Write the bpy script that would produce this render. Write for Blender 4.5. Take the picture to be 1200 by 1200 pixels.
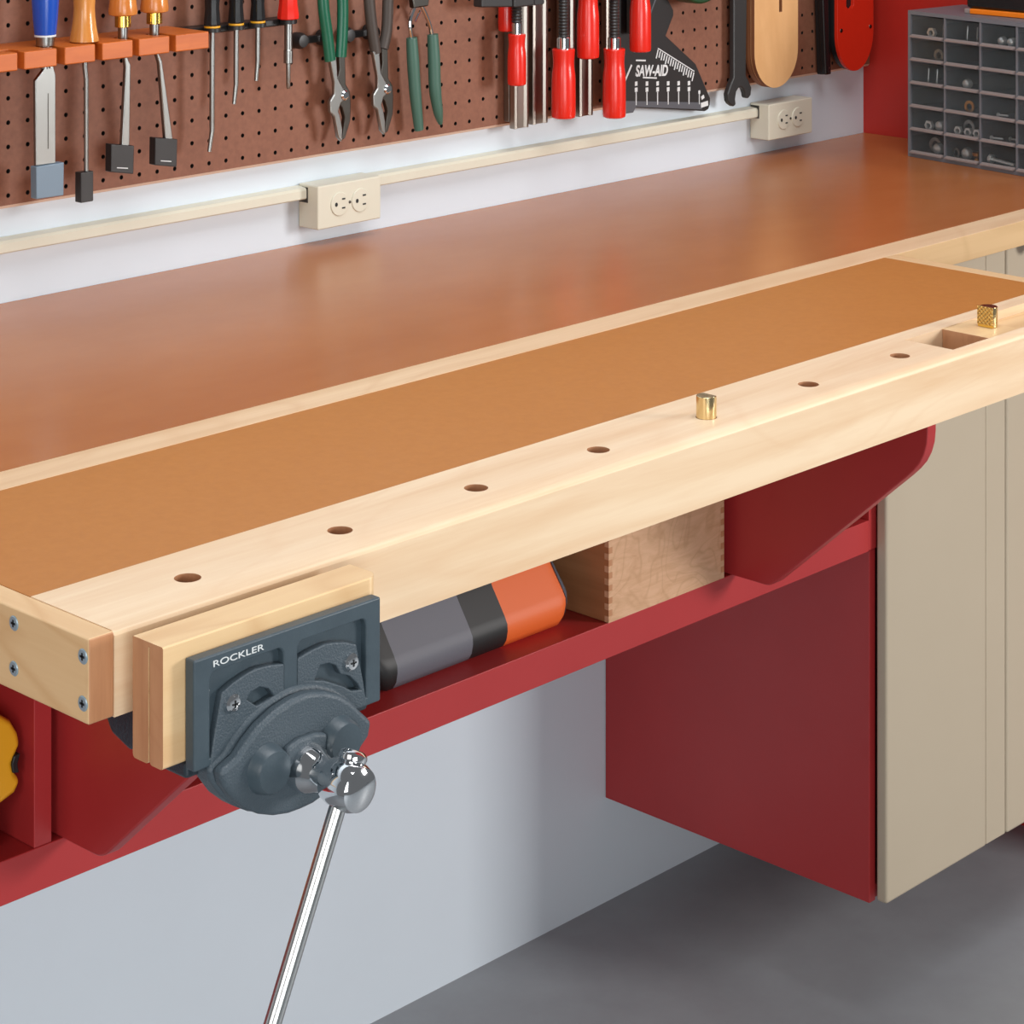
import bpy, bmesh, math, random
from mathutils import Vector, Matrix
PI = math.pi
random.seed(7)
S = bpy.context.scene
for o in list(bpy.data.objects):
    bpy.data.objects.remove(o, do_unlink=True)
COL = S.collection

# ------------------------------------------------------------------ camera, world, lights, exposure
cam_d = bpy.data.cameras.new('camera')
cam = bpy.data.objects.new('camera', cam_d)
COL.objects.link(cam)
cam.location = (-1.1393, -2.2638, 1.6212)
cam.rotation_euler = (math.radians(90), 0, math.radians(43.786 - 90))
cam_d.sensor_width = 36
cam_d.lens = 86.08
cam_d.shift_y = -0.7567
cam_d.clip_start = 0.05
S.camera = cam

S.view_settings.view_transform = 'Standard'
S.view_settings.look = 'None'
S.view_settings.gamma = 1
S.view_settings.use_curve_mapping = False
S.view_settings.exposure = 0.0

W = bpy.data.worlds.new('world')
S.world = W
W.use_nodes = True
W.node_tree.nodes['Background'].inputs[0].default_value = (0.93, 0.96, 1.0, 1)
W.node_tree.nodes['Background'].inputs[1].default_value = 0.16

def area(name, loc, target, sx, sy, power, color=(1, 1, 1)):
    l = bpy.data.lights.new(name, 'AREA')
    l.shape = 'RECTANGLE'
    l.size = sx
    l.size_y = sy
    l.energy = power
    l.color = color
    o = bpy.data.objects.new(name, l)
    o.location = loc
    o.rotation_euler = (Vector(target) - Vector(loc)).to_track_quat('-Z', 'Y').to_euler()
    COL.objects.link(o)
    return o

area('ceiling_softbox', (0.5, -1.2, 3.0), (0.7, -0.6, 0.9), 1.7, 1.1, 37, (0.98, 0.98, 1.0))
area('front_right_softbox', (2.55, -3.1, 1.60), (0.9, -0.5, 0.9), 0.8, 0.8, 63, (1.0, 0.97, 0.95))
area('front_fill', (-1.1, -3.5, 1.0), (0.7, -0.3, 0.6), 1.5, 1.2, 38, (0.95, 0.98, 1.0))
area('left_bench_fill', (-1.5, -1.45, 1.42), (-0.1, -0.75, 0.9), 0.8, 0.8, 9, (1.0, 0.97, 0.93))  # added fill to brighten the left end of the bench, no lamp stands there

# ------------------------------------------------------------------ materials
def lin(c):
    return tuple(((v / 255) / 12.92 if v / 255 <= 0.04045 else ((v / 255 + 0.055) / 1.055) ** 2.4) for v in c) + (1,)

def mat(name, rgb, rough=0.5, metal=0.0, spec=0.5, var=0.0, vscale=(20, 20, 20), rgb2=None, bump=0.0,
        bscale=200, coat=0.0, alpha=None, detail=4):
    m = bpy.data.materials.new(name)
    m.use_nodes = True
    N = m.node_tree.nodes
    L = m.node_tree.links
    b = N['Principled BSDF']
    b.inputs['Base Color'].default_value = lin(rgb)
    b.inputs['Roughness'].default_value = rough
    b.inputs['Metallic'].default_value = metal
    b.inputs['Specular IOR Level'].default_value = spec
    b.inputs['Coat Weight'].default_value = coat
    if alpha is not None:
        b.inputs['Alpha'].default_value = alpha
    tc = N.new('ShaderNodeTexCoord')
    if rgb2 is not None:
        mp = N.new('ShaderNodeMapping')
        mp.inputs['Scale'].default_value = vscale
        no = N.new('ShaderNodeTexNoise')
        no.inputs['Scale'].default_value = 1.0
        no.inputs['Detail'].default_value = detail
        no.inputs['Roughness'].default_value = 0.6
        rp = N.new('ShaderNodeValToRGB')
        rp.color_ramp.elements[0].position = 0.3
        rp.color_ramp.elements[1].position = 0.7
        rp.color_ramp.elements[0].color = lin(rgb2)
        rp.color_ramp.elements[1].color = lin(rgb)
        L.new(tc.outputs['Object'], mp.inputs[0])
        L.new(mp.outputs[0], no.inputs['Vector'])
        L.new(no.outputs['Fac'], rp.inputs[0])
        L.new(rp.outputs[0], b.inputs['Base Color'])
    if bump:
        nb = N.new('ShaderNodeTexNoise')
        nb.inputs['Scale'].default_value = bscale
        nb.inputs['Detail'].default_value = 3
        L.new(tc.outputs['Object'], nb.inputs['Vector'])
        bu = N.new('ShaderNodeBump')
        bu.inputs['Strength'].default_value = bump
        bu.inputs['Distance'].default_value = 0.002
        L.new(nb.outputs['Fac'], bu.inputs['Height'])
        L.new(bu.outputs[0], b.inputs['Normal'])
    return m

def wood(name, base, dark, axis='x', stretch=(1.6, 38, 38), figure=0.45, rough=0.42, flame=0.0, line=None):
    """plank: long grain along an axis, fine streaks plus a few broad cathedral lines"""
    m = bpy.data.materials.new(name)
    m.use_nodes = True
    N = m.node_tree.nodes
    L = m.node_tree.links
    b = N['Principled BSDF']
    b.inputs['Roughness'].default_value = rough
    tc = N.new('ShaderNodeTexCoord')
    mp = N.new('ShaderNodeMapping')
    s = stretch
    mp.inputs['Scale'].default_value = {'x': s, 'y': (s[1], s[0], s[2]), 'z': (s[1], s[2], s[0])}[axis]
    L.new(tc.outputs['Object'], mp.inputs[0])
    n1 = N.new('ShaderNodeTexNoise')
    n1.inputs['Scale'].default_value = 1
    n1.inputs['Detail'].default_value = 5
    n1.inputs['Roughness'].default_value = 0.65
    n1.inputs['Distortion'].default_value = 0.35 + flame
    L.new(mp.outputs[0], n1.inputs['Vector'])
    mp2 = N.new('ShaderNodeMapping')
    k = 0.22
    t = (s[0] * 1.1, s[1] * k, s[2] * k)
    mp2.inputs['Scale'].default_value = {'x': t, 'y': (t[1], t[0], t[2]), 'z': (t[1], t[2], t[0])}[axis]
    L.new(tc.outputs['Object'], mp2.inputs[0])
    n2 = N.new('ShaderNodeTexNoise')
    n2.inputs['Scale'].default_value = 1
    n2.inputs['Detail'].default_value = 1
    n2.inputs['Distortion'].default_value = 0.6
    L.new(mp2.outputs[0], n2.inputs['Vector'])
    mul = N.new('ShaderNodeMath')
    mul.operation = 'MULTIPLY'
    mul.inputs[1].default_value = 9
    L.new(n2.outputs['Fac'], mul.inputs[0])
    fr = N.new('ShaderNodeMath')
    fr.operation = 'PINGPONG'
    fr.inputs[1].default_value = 0.5
    L.new(mul.outputs[0], fr.inputs[0])
    rp2 = N.new('ShaderNodeValToRGB')
    rp2.color_ramp.elements[0].position = 0.0
    rp2.color_ramp.elements[0].color = (1, 1, 1, 1)
    rp2.color_ramp.elements[1].position = 0.16
    rp2.color_ramp.elements[1].color = (0, 0, 0, 1)
    L.new(fr.outputs[0], rp2.inputs[0])
    rp = N.new('ShaderNodeValToRGB')
    rp.color_ramp.elements[0].position = 0.28
    rp.color_ramp.elements[0].color = lin(dark)
    rp.color_ramp.elements[1].position = 0.62
    rp.color_ramp.elements[1].color = lin(base)
    L.new(n1.outputs['Fac'], rp.inputs[0])
    mix = N.new('ShaderNodeMix')
    mix.data_type = 'RGBA'
    f2 = N.new('ShaderNodeMath')
    f2.operation = 'MULTIPLY'
    f2.inputs[1].default_value = figure
    L.new(rp2.outputs[0], f2.inputs[0])
    L.new(f2.outputs[0], mix.inputs[0])
    L.new(rp.outputs[0], mix.inputs[6])
    mix.inputs[7].default_value = lin(line or dark)
    L.new(mix.outputs[2], b.inputs['Base Color'])
    return m

M = {}
M['maple'] = wood('maple', (234, 203, 165), (218, 180, 138), 'x', figure=0.4, line=(216, 176, 134))
M['maple_beam'] = wood('maple_beam', (238, 212, 178), (224, 188, 148), 'x', stretch=(2.2, 34, 34), figure=0.2, line=(222, 182, 142))
M['maple_y'] = wood('maple_y', (228, 192, 145), (218, 178, 130), 'y', figure=0.5, line=(206, 160, 110))
M['maple_jaw'] = wood('maple_jaw', (234, 200, 152), (222, 182, 132), 'x', figure=0.35, line=(206, 158, 108))
M['maple_apron_shaded'] = wood('maple_apron_shaded', (212, 176, 130), (198, 160, 114), 'x', figure=0.3, line=(188, 150, 104))
M['end_grain'] = wood('end_grain', (196, 142, 102), (178, 122, 84), 'z', stretch=(6, 120, 60), figure=0.25)
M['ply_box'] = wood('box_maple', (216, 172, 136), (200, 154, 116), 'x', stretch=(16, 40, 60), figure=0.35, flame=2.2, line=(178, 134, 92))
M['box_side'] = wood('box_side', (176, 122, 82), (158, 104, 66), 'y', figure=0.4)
M['ply'] = wood('birch_ply', (222, 176, 122), (208, 160, 106), 'z', stretch=(5, 16, 30), figure=0.3)
M['ply_edge'] = mat('ply_edge', (150, 98, 62), 0.6, rgb2=(120, 72, 44), vscale=(20, 300, 4))
M['hard_rear'] = mat('hardboard_rear', (180, 112, 62), 0.27, rgb2=(171, 102, 54), vscale=(5, 9, 5), spec=0.6, bump=0.03, bscale=300)
M['hard_front'] = mat('hardboard_front', (185, 121, 58), 0.5, rgb2=(179, 115, 53), vscale=(110, 110, 110), spec=0.35, bump=0.03, bscale=500)
M['red'] = mat('red_paint', (177, 50, 51), 0.40, rgb2=(172, 47, 48), vscale=(9, 9, 9))
M['cream'] = mat('cream_paint', (186, 172, 150), 0.45, rgb2=(182, 168, 146), vscale=(3, 3, 3))
M['white_wall'] = mat('white_wall_paint', (214, 224, 232), 0.6, rgb2=(211, 221, 229), vscale=(4, 4, 4))
M['red_wall'] = mat('red_wall_paint', (186, 44, 34), 0.45, rgb2=(178, 40, 31), vscale=(4, 4, 4))
M['floor'] = mat('concrete', (152, 158, 162), 0.5, rgb2=(143, 148, 152), vscale=(9, 9, 9), bump=0.1, bscale=60)
M['pegboard'] = mat('pegboard_brown', (138, 90, 68), 0.6, rgb2=(125, 79, 59), vscale=(140, 140, 140))
M['peg_edge'] = mat('pegboard_edge', (222, 194, 174), 0.7)
M['hole'] = mat('hole_shade', (18, 12, 10), 0.9)
M['rack_wood'] = wood('orange_stained_wood', (200, 104, 36), (182, 88, 26), 'x', stretch=(6, 60, 60), figure=0.2, rough=0.4)
M['blue'] = mat('blue_plastic', (24, 76, 178), 0.22, spec=0.6)
M['tool_wood'] = wood('varnished_handle', (218, 150, 78), (198, 124, 54), 'z', stretch=(8, 90, 90), figure=0.3, rough=0.18)
M['tool_wood2'] = wood('varnished_handle_orange', (214, 138, 68), (194, 112, 48), 'z', stretch=(8, 90, 90), figure=0.3, rough=0.18)
M['brass'] = mat('polished_brass', (226, 190, 96), 0.18, metal=1)
M['dog_brass'] = mat('dog_brass', (226, 204, 156), 0.2, metal=1)
M['steel'] = mat('tool_steel', (150, 152, 150), 0.3, metal=1)
M['steel_dark'] = mat('dull_steel', (84, 82, 78), 0.32, metal=1)
M['bar_steel'] = mat('clamp_bar_steel', (158, 152, 144), 0.33, metal=1)
M['chrome'] = mat('chrome', (226, 228, 230), 0.07, metal=1)
M['chrome_bar'] = mat('chrome_bar', (206, 207, 206), 0.22, metal=1)
M['hardware'] = mat('bright_hardware', (226, 228, 226), 0.28, metal=0.7)
M['screw'] = mat('zinc_screw', (150, 170, 180), 0.35, metal=0.35)
M['recess_shade'] = mat('dark_recess', (20, 24, 26), 0.6)  # dark colour stands in for shade in screw and outlet recesses
M['black'] = mat('black_plastic', (30, 30, 31), 0.4)
M['black_gloss'] = mat('black_gloss_plastic', (26, 26, 27), 0.22)
M['black_steel'] = mat('black_steel', (44, 44, 44), 0.42, spec=0.5)
M['black_board'] = mat('black_painted_metal', (36, 34, 34), 0.45)
M['grey_band'] = mat('grey_band', (88, 90, 96), 0.45)
M['white_ink'] = mat('white_ink', (218, 222, 222), 0.6)
M['tip_cover_grey'] = mat('tip_cover_grey', (112, 132, 148), 0.4)
M['yellow_ring'] = mat('yellow_ring', (232, 170, 40), 0.4)
M['red_plastic'] = mat('red_plastic', (226, 38, 24), 0.24, spec=0.6)
M['red_insert'] = mat('red_insert', (214, 44, 22), 0.35)
M['green_rubber'] = mat('green_grip', (14, 92, 66), 0.3)
M['grey_green'] = mat('grey_green_grip', (62, 100, 86), 0.45)
M['brown_grip'] = mat('dark_brown_grip', (62, 54, 48), 0.5)
M['dark_green'] = mat('dark_green_plastic', (22, 64, 34), 0.4)
M['ivory'] = mat('ivory_plastic', (216, 213, 194), 0.4)
M['iron'] = mat('grey_blue_cast_iron', (66, 80, 88), 0.4, spec=0.5, rgb2=(60, 73, 81), vscale=(60, 60, 60), bump=0.06, bscale=420)
M['iron_rough'] = mat('cast_iron_rough', (68, 80, 88), 0.45, spec=0.5, bump=0.35, bscale=650)
M['iron_dark'] = mat('cast_iron_dark', (40, 50, 58), 0.4, bump=0.3, bscale=400)
M['case_grey'] = mat('case_grey', (104, 104, 112), 0.55, bump=0.08, bscale=900)
M['case_black'] = mat('case_black', (30, 30, 30), 0.5)
M['case_orange'] = mat('case_orange', (228, 104, 44), 0.5, bump=0.08, bscale=900)
M['piping'] = mat('case_piping', (84, 88, 98), 0.4)
M['tool_yellow'] = mat('tool_yellow', (236, 168, 32), 0.35)
M['grey_frame'] = mat('grey_cabinet_plastic', (112, 114, 120), 0.45)
M['drawer'] = mat('smoky_clear_plastic', (96, 104, 106), 0.12, alpha=0.19)
M['drawer_lip'] = mat('drawer_lip_plastic', (150, 136, 132), 0.4)
M['orange_plastic'] = mat('orange_plastic', (250, 130, 20), 0.4)
M['copper'] = mat('brass_washer', (190, 130, 60), 0.3, metal=1)

def knurl_mat():
    m = mat('knurled_brass', (222, 184, 110), 0.3, metal=1)
    N, L = m.node_tree.nodes, m.node_tree.links
    tc = N.new('ShaderNodeTexCoord')
    bu = N.new('ShaderNodeBump')
    bu.inputs['Distance'].default_value = 0.0012
    out = None
    for ang in (45, -45):
        mp = N.new('ShaderNodeMapping')
        mp.inputs['Rotation'].default_value = (math.radians(ang), 0, 0)
        wv = N.new('ShaderNodeTexWave')
        wv.bands_direction = 'Z'
        wv.inputs['Scale'].default_value = 95
        L.new(tc.outputs['Object'], mp.inputs[0])
        L.new(mp.outputs[0], wv.inputs['Vector'])
        if out is None:
            out = wv
        else:
            mn = N.new('ShaderNodeMath')
            mn.operation = 'MINIMUM'
            L.new(out.outputs['Fac'], mn.inputs[0])
            L.new(wv.outputs['Fac'], mn.inputs[1])
            L.new(mn.outputs[0], bu.inputs['Height'])
    L.new(bu.outputs[0], N['Principled BSDF'].inputs['Normal'])
    return m
M['knurl'] = knurl_mat()

# ------------------------------------------------------------------ mesh helpers
def poly3(bm, pts, w0, w1, mapf, holes=()):
    """polygon (with holes) in (u,v), extruded from w0 to w1"""
    loops = [list(pts)] + [list(h) for h in holes]
    tops = []
    bots = []
    for lp in loops:
        tops.append([bm.verts.new(mapf(u, v, w1)) for u, v in lp])
        bots.append([bm.verts.new(mapf(u, v, w0)) for u, v in lp])
    if not holes:
        bm.faces.new(tops[0])
        bm.faces.new(list(reversed(bots[0])))
    else:
        for grp in (tops, bots):
            es = []
            for lp in grp:
                for i in range(len(lp)):
                    e = bm.edges.get((lp[i], lp[(i + 1) % len(lp)])) or bm.edges.new((lp[i], lp[(i + 1) % len(lp)]))
                    es.append(e)
            bmesh.ops.triangle_fill(bm, use_beauty=True, edges=es)
    for t, b in zip(tops, bots):
        n = len(t)
        for i in range(n):
            try:
                bm.faces.new((t[i], t[(i + 1) % n], b[(i + 1) % n], b[i]))
            except ValueError:
                pass

def prism_y(bm, pts, y0, y1, holes=()):
    poly3(bm, pts, y0, y1, lambda u, v, w: (u, w, v), holes)

def prism_z(bm, pts, z0, z1, holes=()):
    poly3(bm, pts, z0, z1, lambda u, v, w: (u, v, w), holes)

def prism_x(bm, pts, x0, x1, holes=()):
    poly3(bm, pts, x0, x1, lambda u, v, w: (w, u, v), holes)

def box(bm, x0, x1, y0, y1, z0, z1):
    prism_z(bm, [(x0, y0), (x1, y0), (x1, y1), (x0, y1)], z0, z1)

def circ(cx, cy, r, n=24, ry=None, a0=0):
    ry = r if ry is None else ry
    return [(cx + r * math.cos(a0 + 2 * PI * i / n), cy + ry * math.sin(a0 + 2 * PI * i / n)) for i in range(n)]

def lathe(bm, p, axis, prof, n=24):
    """rings (radius, distance along axis) from point p"""
    ax = Vector(axis).normalized()
    u = ax.orthogonal().normalized()
    v = ax.cross(u)
    p = Vector(p)
    rings = []
    for r, h in prof:
        if r < 1e-6:
            rings.append([bm.verts.new(p + ax * h)])
        else:
            rings.append([bm.verts.new(p + ax * h + (u * math.cos(2 * PI * i / n) + v * math.sin(2 * PI * i / n)) * r) for i in range(n)])
    for a, b in zip(rings, rings[1:]):
        if len(a) == 1 and len(b) == 1:
            continue
        for i in range(n):
            j = (i + 1) % n
            if len(a) == 1:
                bm.faces.new((a[0], b[i], b[j]))
            elif len(b) == 1:
                bm.faces.new((a[i], b[0], a[j]))
            else:
                bm.faces.new((a[i], b[i], b[j], a[j]))
    if len(rings[0]) > 1:
        bm.faces.new(rings[0])
    if len(rings[-1]) > 1:
        bm.faces.new(list(reversed(rings[-1])))

def tube(bm, path, radii, n=14, flat=1.0):
    """swept round bar; flat squeezes it across y"""
    P = [Vector(q) for q in path]
    if not isinstance(radii, (list, tuple)):
        radii = [radii] * len(P)
    rings = []
    ref = None
    for i, q in enumerate(P):
        t = (P[min(i + 1, len(P) - 1)] - P[max(i - 1, 0)]).normalized()
        yv = Vector((0, 1, 0))
        v = (yv - t * yv.dot(t))
        if v.length < 0.05:
            v = (Vector((1, 0, 0)) - t * t.x)
        v.normalize()
        u = t.cross(v)
        rings.append([bm.verts.new(q + (u * math.cos(2 * PI * k / n) + v * flat * math.sin(2 * PI * k / n)) * radii[i]) for k in range(n)])
    for a, b in zip(rings, rings[1:]):
        for i in range(n):
            j = (i + 1) % n
            bm.faces.new((a[i], b[i], b[j], a[j]))
    bm.faces.new(rings[0])
    bm.faces.new(list(reversed(rings[-1])))

def spline(pts, k=6):
    """smooth curve through points"""
    out = []
    n = len(pts)
    V = [Vector(p) for p in pts]
    for i in range(n - 1):
        p0, p1, p2, p3 = V[max(i - 1, 0)], V[i], V[i + 1], V[min(i + 2, n - 1)]
        for s in range(k):
            t = s / k
            out.append(0.5 * ((2 * p1) + (p2 - p0) * t + (2 * p0 - 5 * p1 + 4 * p2 - p3) * t * t + (3 * p1 - p0 - 3 * p2 + p3) * t ** 3))
    out.append(V[-1])
    return out

ORG = {}
def world_org(parent):
    return ORG.get(parent.name, Vector((0, 0, 0))) if parent else Vector((0, 0, 0))

def build(name, bm, material, parent=None, bevel=0.0, seg=2, smooth=True, org=None, angle=32, local=False, extra=()):
    """link a bmesh as ONE object; coordinates are given in the place, stored relative to the thing's base"""
    bmesh.ops.recalc_face_normals(bm, faces=bm.faces[:])
    base = Vector(org) if org is not None else (world_org(parent) if not local else Vector((0, 0, 0)))
    if base.length > 0:
        bmesh.ops.translate(bm, verts=bm.verts[:], vec=-base)
    me = bpy.data.meshes.new(name)
    bm.to_mesh(me)
    bm.free()
    me.materials.append(material)
    for e in extra:
        me.materials.append(e)
    o = bpy.data.objects.new(name, me)
    COL.objects.link(o)
    if parent:
        o.parent = parent
    if org is not None:
        if parent:
            o.location = Vector(org) - world_org(parent)
        else:
            o.location = org
        ORG[o.name] = Vector(org)
    elif parent:
        ORG[o.name] = base
    if smooth:
        for p in me.polygons:
            p.use_smooth = True
        if bevel:
            b = o.modifiers.new('bevel', 'BEVEL')
            b.width = bevel
            b.segments = seg
            b.limit_method = 'ANGLE'
            b.angle_limit = math.radians(38)
            b.harden_normals = True
        else:
            try:
                me.set_sharp_from_angle(angle=math.radians(angle))
            except Exception:
                pass
    return o

def B():
    return bmesh.new()

def tag(o, label, cat, group=None):
    o['label'] = label
    o['category'] = cat
    if group:
        o['group'] = group
    return o

def thing(name, label, cat, loc, group=None, rotz=0):
    o = bpy.data.objects.new(name, None)
    COL.objects.link(o)
    o.location = loc
    o.rotation_euler = (0, 0, rotz)
    o.empty_display_size = 0.02
    ORG[o.name] = Vector(loc)
    return tag(o, label, cat, group)

def struct(name, bm, m, **k):
    o = build(name, bm, m, **k)
    o['kind'] = 'structure'
    return o

def pbox(name, m, parent, x0, x1, y0, y1, z0, z1, bevel=0.0, **k):
    bm = B()
    box(bm, x0, x1, y0, y1, z0, z1)
    return build(name, bm, m, parent, bevel=bevel, **k)

# ------------------------------------------------------------------ the setting
YW = -0.012                                           # face of the pegboard
bm = B(); box(bm, -2.2, 3.4, -3.6, 0.05, -0.05, 0.0)
struct('floor', bm, M['floor'], smooth=False)
bm = B(); box(bm, -2.2, 3.4, 0.0, 0.05, 0.0, 2.6)
struct('wall_back', bm, M['white_wall'], smooth=False)
bm = B(); box(bm, 2.0206, 2.06, -0.60, 0.0, 0.0, 2.6)
struct('wall_right', bm, M['red_wall'], smooth=False)

# ------------------------------------------------------------------ pegboard: one sheet, holes are pockets with their shade painted dark
bm = B()
x_first, z_first, px_, pz_ = 0.4133, 1.1196, 0.02558, 0.02660
ncol0, ncol1, nrow = -12, 62, 13
xe0, xe1 = x_first + (ncol0 - 0.5) * px_, 2.0203
zb, zt = 1.1056, z_first + (nrow - 0.5) * pz_
D = 0.0026
def cell(cx, cz, x0, x1, z0, z1, depth=0.006):
    n = 12
    ring = [bm.verts.new((cx + D * math.cos(2 * PI * i / n + PI / 12), YW, cz + D * math.sin(2 * PI * i / n + PI / 12))) for i in range(n)]
    back = [bm.verts.new((v.co.x, YW + depth, v.co.z)) for v in ring]
    out = []
    for v in ring:
        dx, dz = v.co.x - cx, v.co.z - cz
        s = min((x1 - cx) / dx if dx > 1e-9 else ((x0 - cx) / dx if dx < -1e-9 else 1e9),
                (z1 - cz) / dz if dz > 1e-9 else ((z0 - cz) / dz if dz < -1e-9 else 1e9))
        out.append((cx + dx * s, cz + dz * s))
    ov = [bm.verts.new((a, YW, b)) for a, b in out]
    corners = [(x1, z1), (x0, z1), (x0, z0), (x1, z0)]
    for i in range(n):
        j = (i + 1) % n
        fs = [ring[i], ov[i]]
        for cxx, czz in corners:
            a, b = out[i], out[j]
            if (abs(a[0] - cxx) < 1e-7 or abs(a[1] - czz) < 1e-7) and (abs(b[0] - cxx) < 1e-7 or abs(b[1] - czz) < 1e-7) \
               and not (abs(a[0] - b[0]) < 1e-7 or abs(a[1] - b[1]) < 1e-7):
                if (abs(a[0] - cxx) < 1e-7) != (abs(a[1] - czz) < 1e-7):
                    fs.append(bm.verts.new((cxx, YW, czz)))
        fs += [ov[j], ring[j]]
        bm.faces.new(fs)
        f = bm.faces.new((ring[i], ring[j], back[j], back[i]))
        f.material_index = 1
    f = bm.faces.new(back)
    f.material_index = 1
for c in range(ncol0, ncol1 + 1):
    for r in range(nrow):
        cx, cz = x_first + c * px_, z_first + r * pz_
        x0, x1 = cx - px_ / 2, cx + px_ / 2
        z0, z1 = cz - pz_ / 2, cz + pz_ / 2
        if c == ncol1:
            x1 = xe1
        if r == 0:
            z0 = zb + 0.0035
        if x1 > xe1:
            continue
        cell(cx, cz, x0, x1, z0, z1)
xs = [xe0, xe1]
def strip(pts):
    vs = [bm.verts.new(p) for p in pts]
    f = bm.faces.new(vs)
    f.material_index = 2
strip([(xe0, YW, zb + 0.0035), (xe1, YW, zb + 0.0035), (xe1, YW + 0.003, zb), (xe0, YW + 0.003, zb)])
strip([(xe0, YW + 0.003, zb), (xe1, YW + 0.003, zb), (xe1, -0.0005, zb), (xe0, -0.0005, zb)])
strip([(xe0, YW, zt), (xe1, YW, zt), (xe1, -0.0005, zt), (xe0, -0.0005, zt)])
strip([(xe0, -0.0005, zb), (xe1, -0.0005, zb), (xe1, -0.0005, zt), (xe0, -0.0005, zt)])
pb = build('pegboard', bm, M['pegboard'], smooth=False, org=(0.8, 0, 1.1056), extra=(M['hole'], M['peg_edge']))
tag(pb, 'brown perforated pegboard panel on the white wall, holding the tools', 'pegboard')

# ------------------------------------------------------------------ workbench top
bench = thing('workbench', 'long maple and hardboard workbench top fixed along the white wall', 'workbench', (0.5, -0.45, 0.94))
YS0, YS1 = -0.518, -0.5615
bm = B(); box(bm, -0.9, 2.0195, YS0, -0.001, 0.968, 1.0)
build('rear_panel', bm, M['hard_rear'], bench, smooth=False)['label'] = 'glossy reddish brown hardboard worktop panel'
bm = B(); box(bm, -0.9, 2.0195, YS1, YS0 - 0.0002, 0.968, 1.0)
es = build('edge_strip', bm, M['maple'], bench, bevel=0.0008, extra=(M['maple_apron_shaded'],))
for p in es.data.polygons:                            # shade on the front put into its colour, browner than the top
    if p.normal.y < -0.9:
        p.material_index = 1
bm = B(); box(bm, -0.1022, 1.2795, -0.7878, YS1 - 0.0002, 0.967, 0.9998)
build('front_panel', bm, M['hard_front'], bench, smooth=False)['label'] = 'matt tan hardboard inset panel'
bm = B(); box(bm, 1.2797, 1.301, -0.7878, YS1 - 0.0002, 0.945, 1.0)
build('side_edging', bm, M['maple_y'], bench, bevel=0.001)
# front beam with dog holes and the open slot of the wagon vise
bm = B()
holes = []
for i in range(7):
    hx = 0.1524 * i * 0.99 + (0.001 if i < 4 else 0)
    hy = -0.8388 - 0.0008 * i
    if i == 4:
        hx, hy = 0.5985, -0.8440
    holes.append(circ(hx, hy, 0.0101 if i != 4 else 0.0098, 28))
slot = [(0.9628, -0.8685), (1.285, -0.8685), (1.285, -0.8098), (0.9628, -0.8098)]
outer = [(-0.1022, -0.887), (1.33, -0.887), (1.33, -0.788), (-0.1022, -0.788)]
prism_z(bm, outer, 0.940, 1.0, holes + [slot])
fb = build('front_beam', bm, M['maple_beam'], bench, angle=25)
fb.data.materials.append(M['end_grain'])
for p in fb.data.polygons:
    c = p.center + Vector((0.5, -0.45, 0.94))
    if abs(p.normal.z) < 0.1 and any(math.hypot(c.x - sum(q[0] for q in h) / len(h), c.y - sum(q[1] for q in h) / len(h)) < 0.012 for h in holes):
        p.material_index = 1  # darker end-grain colour also stands in for shade inside the holes
ba = fb.data.attributes.new('bevel_weight_edge', 'FLOAT', 'EDGE')
for e in fb.data.edges:                               # only the long front edges are eased
    a, b = (fb.data.vertices[i].co + Vector((0.5, -0.45, 0.94)) for i in e.vertices)
    if abs(a.y + 0.887) < 1e-4 and abs(b.y + 0.887) < 1e-4 and a.z > 0.999 and b.z > 0.999:
        ba.data[e.index].value = 1.0
bv = fb.modifiers.new('bevel', 'BEVEL')
bv.width = 0.0035
bv.segments = 2
bv.limit_method = 'WEIGHT'
# sliding block of the wagon vise
bm = B()
prism_y(bm, [(1.0305, 0.945), (1.275, 0.945), (1.275, 0.9905), (1.090, 0.9905), (1.088, 0.9995), (1.0305, 0.9995)], -0.868, -0.8103)
sb = build('sliding_block', bm, M['maple_jaw'], bench, bevel=0.0004, extra=(M['end_grain'],))
for p in sb.data.polygons:
    if p.normal.x < -0.9:
        p.material_index = 1
# left end board with four screws
bm = B(); box(bm, -0.1240, -0.1024, -0.887, -0.35, 0.9405, 1.0)
eb = build('end_board', bm, M['maple_y'], bench, bevel=0.0015, extra=(M['end_grain'],))
for p in eb.data.polygons:
    if p.normal.y < -0.9:
        p.material_index = 1
for (sy, sz) in ((-0.7985, 0.9890), (-0.7985, 0.9567), (-0.8805, 0.9866), (-0.8805, 0.9541)):
    bm = B()
    lathe(bm, (-0.1232, sy, sz), (-1, 0, 0), [(0.0054, 0), (0.0054, 0.0010), (0.0047, 0.0016), (0.0, 0.0016)], 20)
    sc = build('screw', bm, M['screw'], eb)
    sc['label'] = 'zinc wood screw head'
    bm = B()
    box(bm, -0.12505, -0.1247, sy - 0.0026, sy + 0.0026, sz - 0.0008, sz + 0.0008)
    box(bm, -0.12505, -0.1247, sy - 0.0008, sy + 0.0008, sz - 0.0026, sz + 0.0026)
    # dark cross laid on the head for the recess's shade: joined into the same part as its second material
    me2 = bpy.data.meshes.new('cross')
    bmesh.ops.translate(bm, verts=bm.verts[:], vec=-world_org(eb))
    b0 = B(); b0.from_mesh(sc.data)
    nf = len(b0.faces)
    bm.to_mesh(me2); bm.free()
    b0.from_mesh(me2)
    b0.faces.ensure_lookup_table()
    for f in b0.faces[nf:]:
        f.material_index = 1
    b0.to_mesh(sc.data); b0.free()
    sc.data.materials.append(M['recess_shade'])

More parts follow.
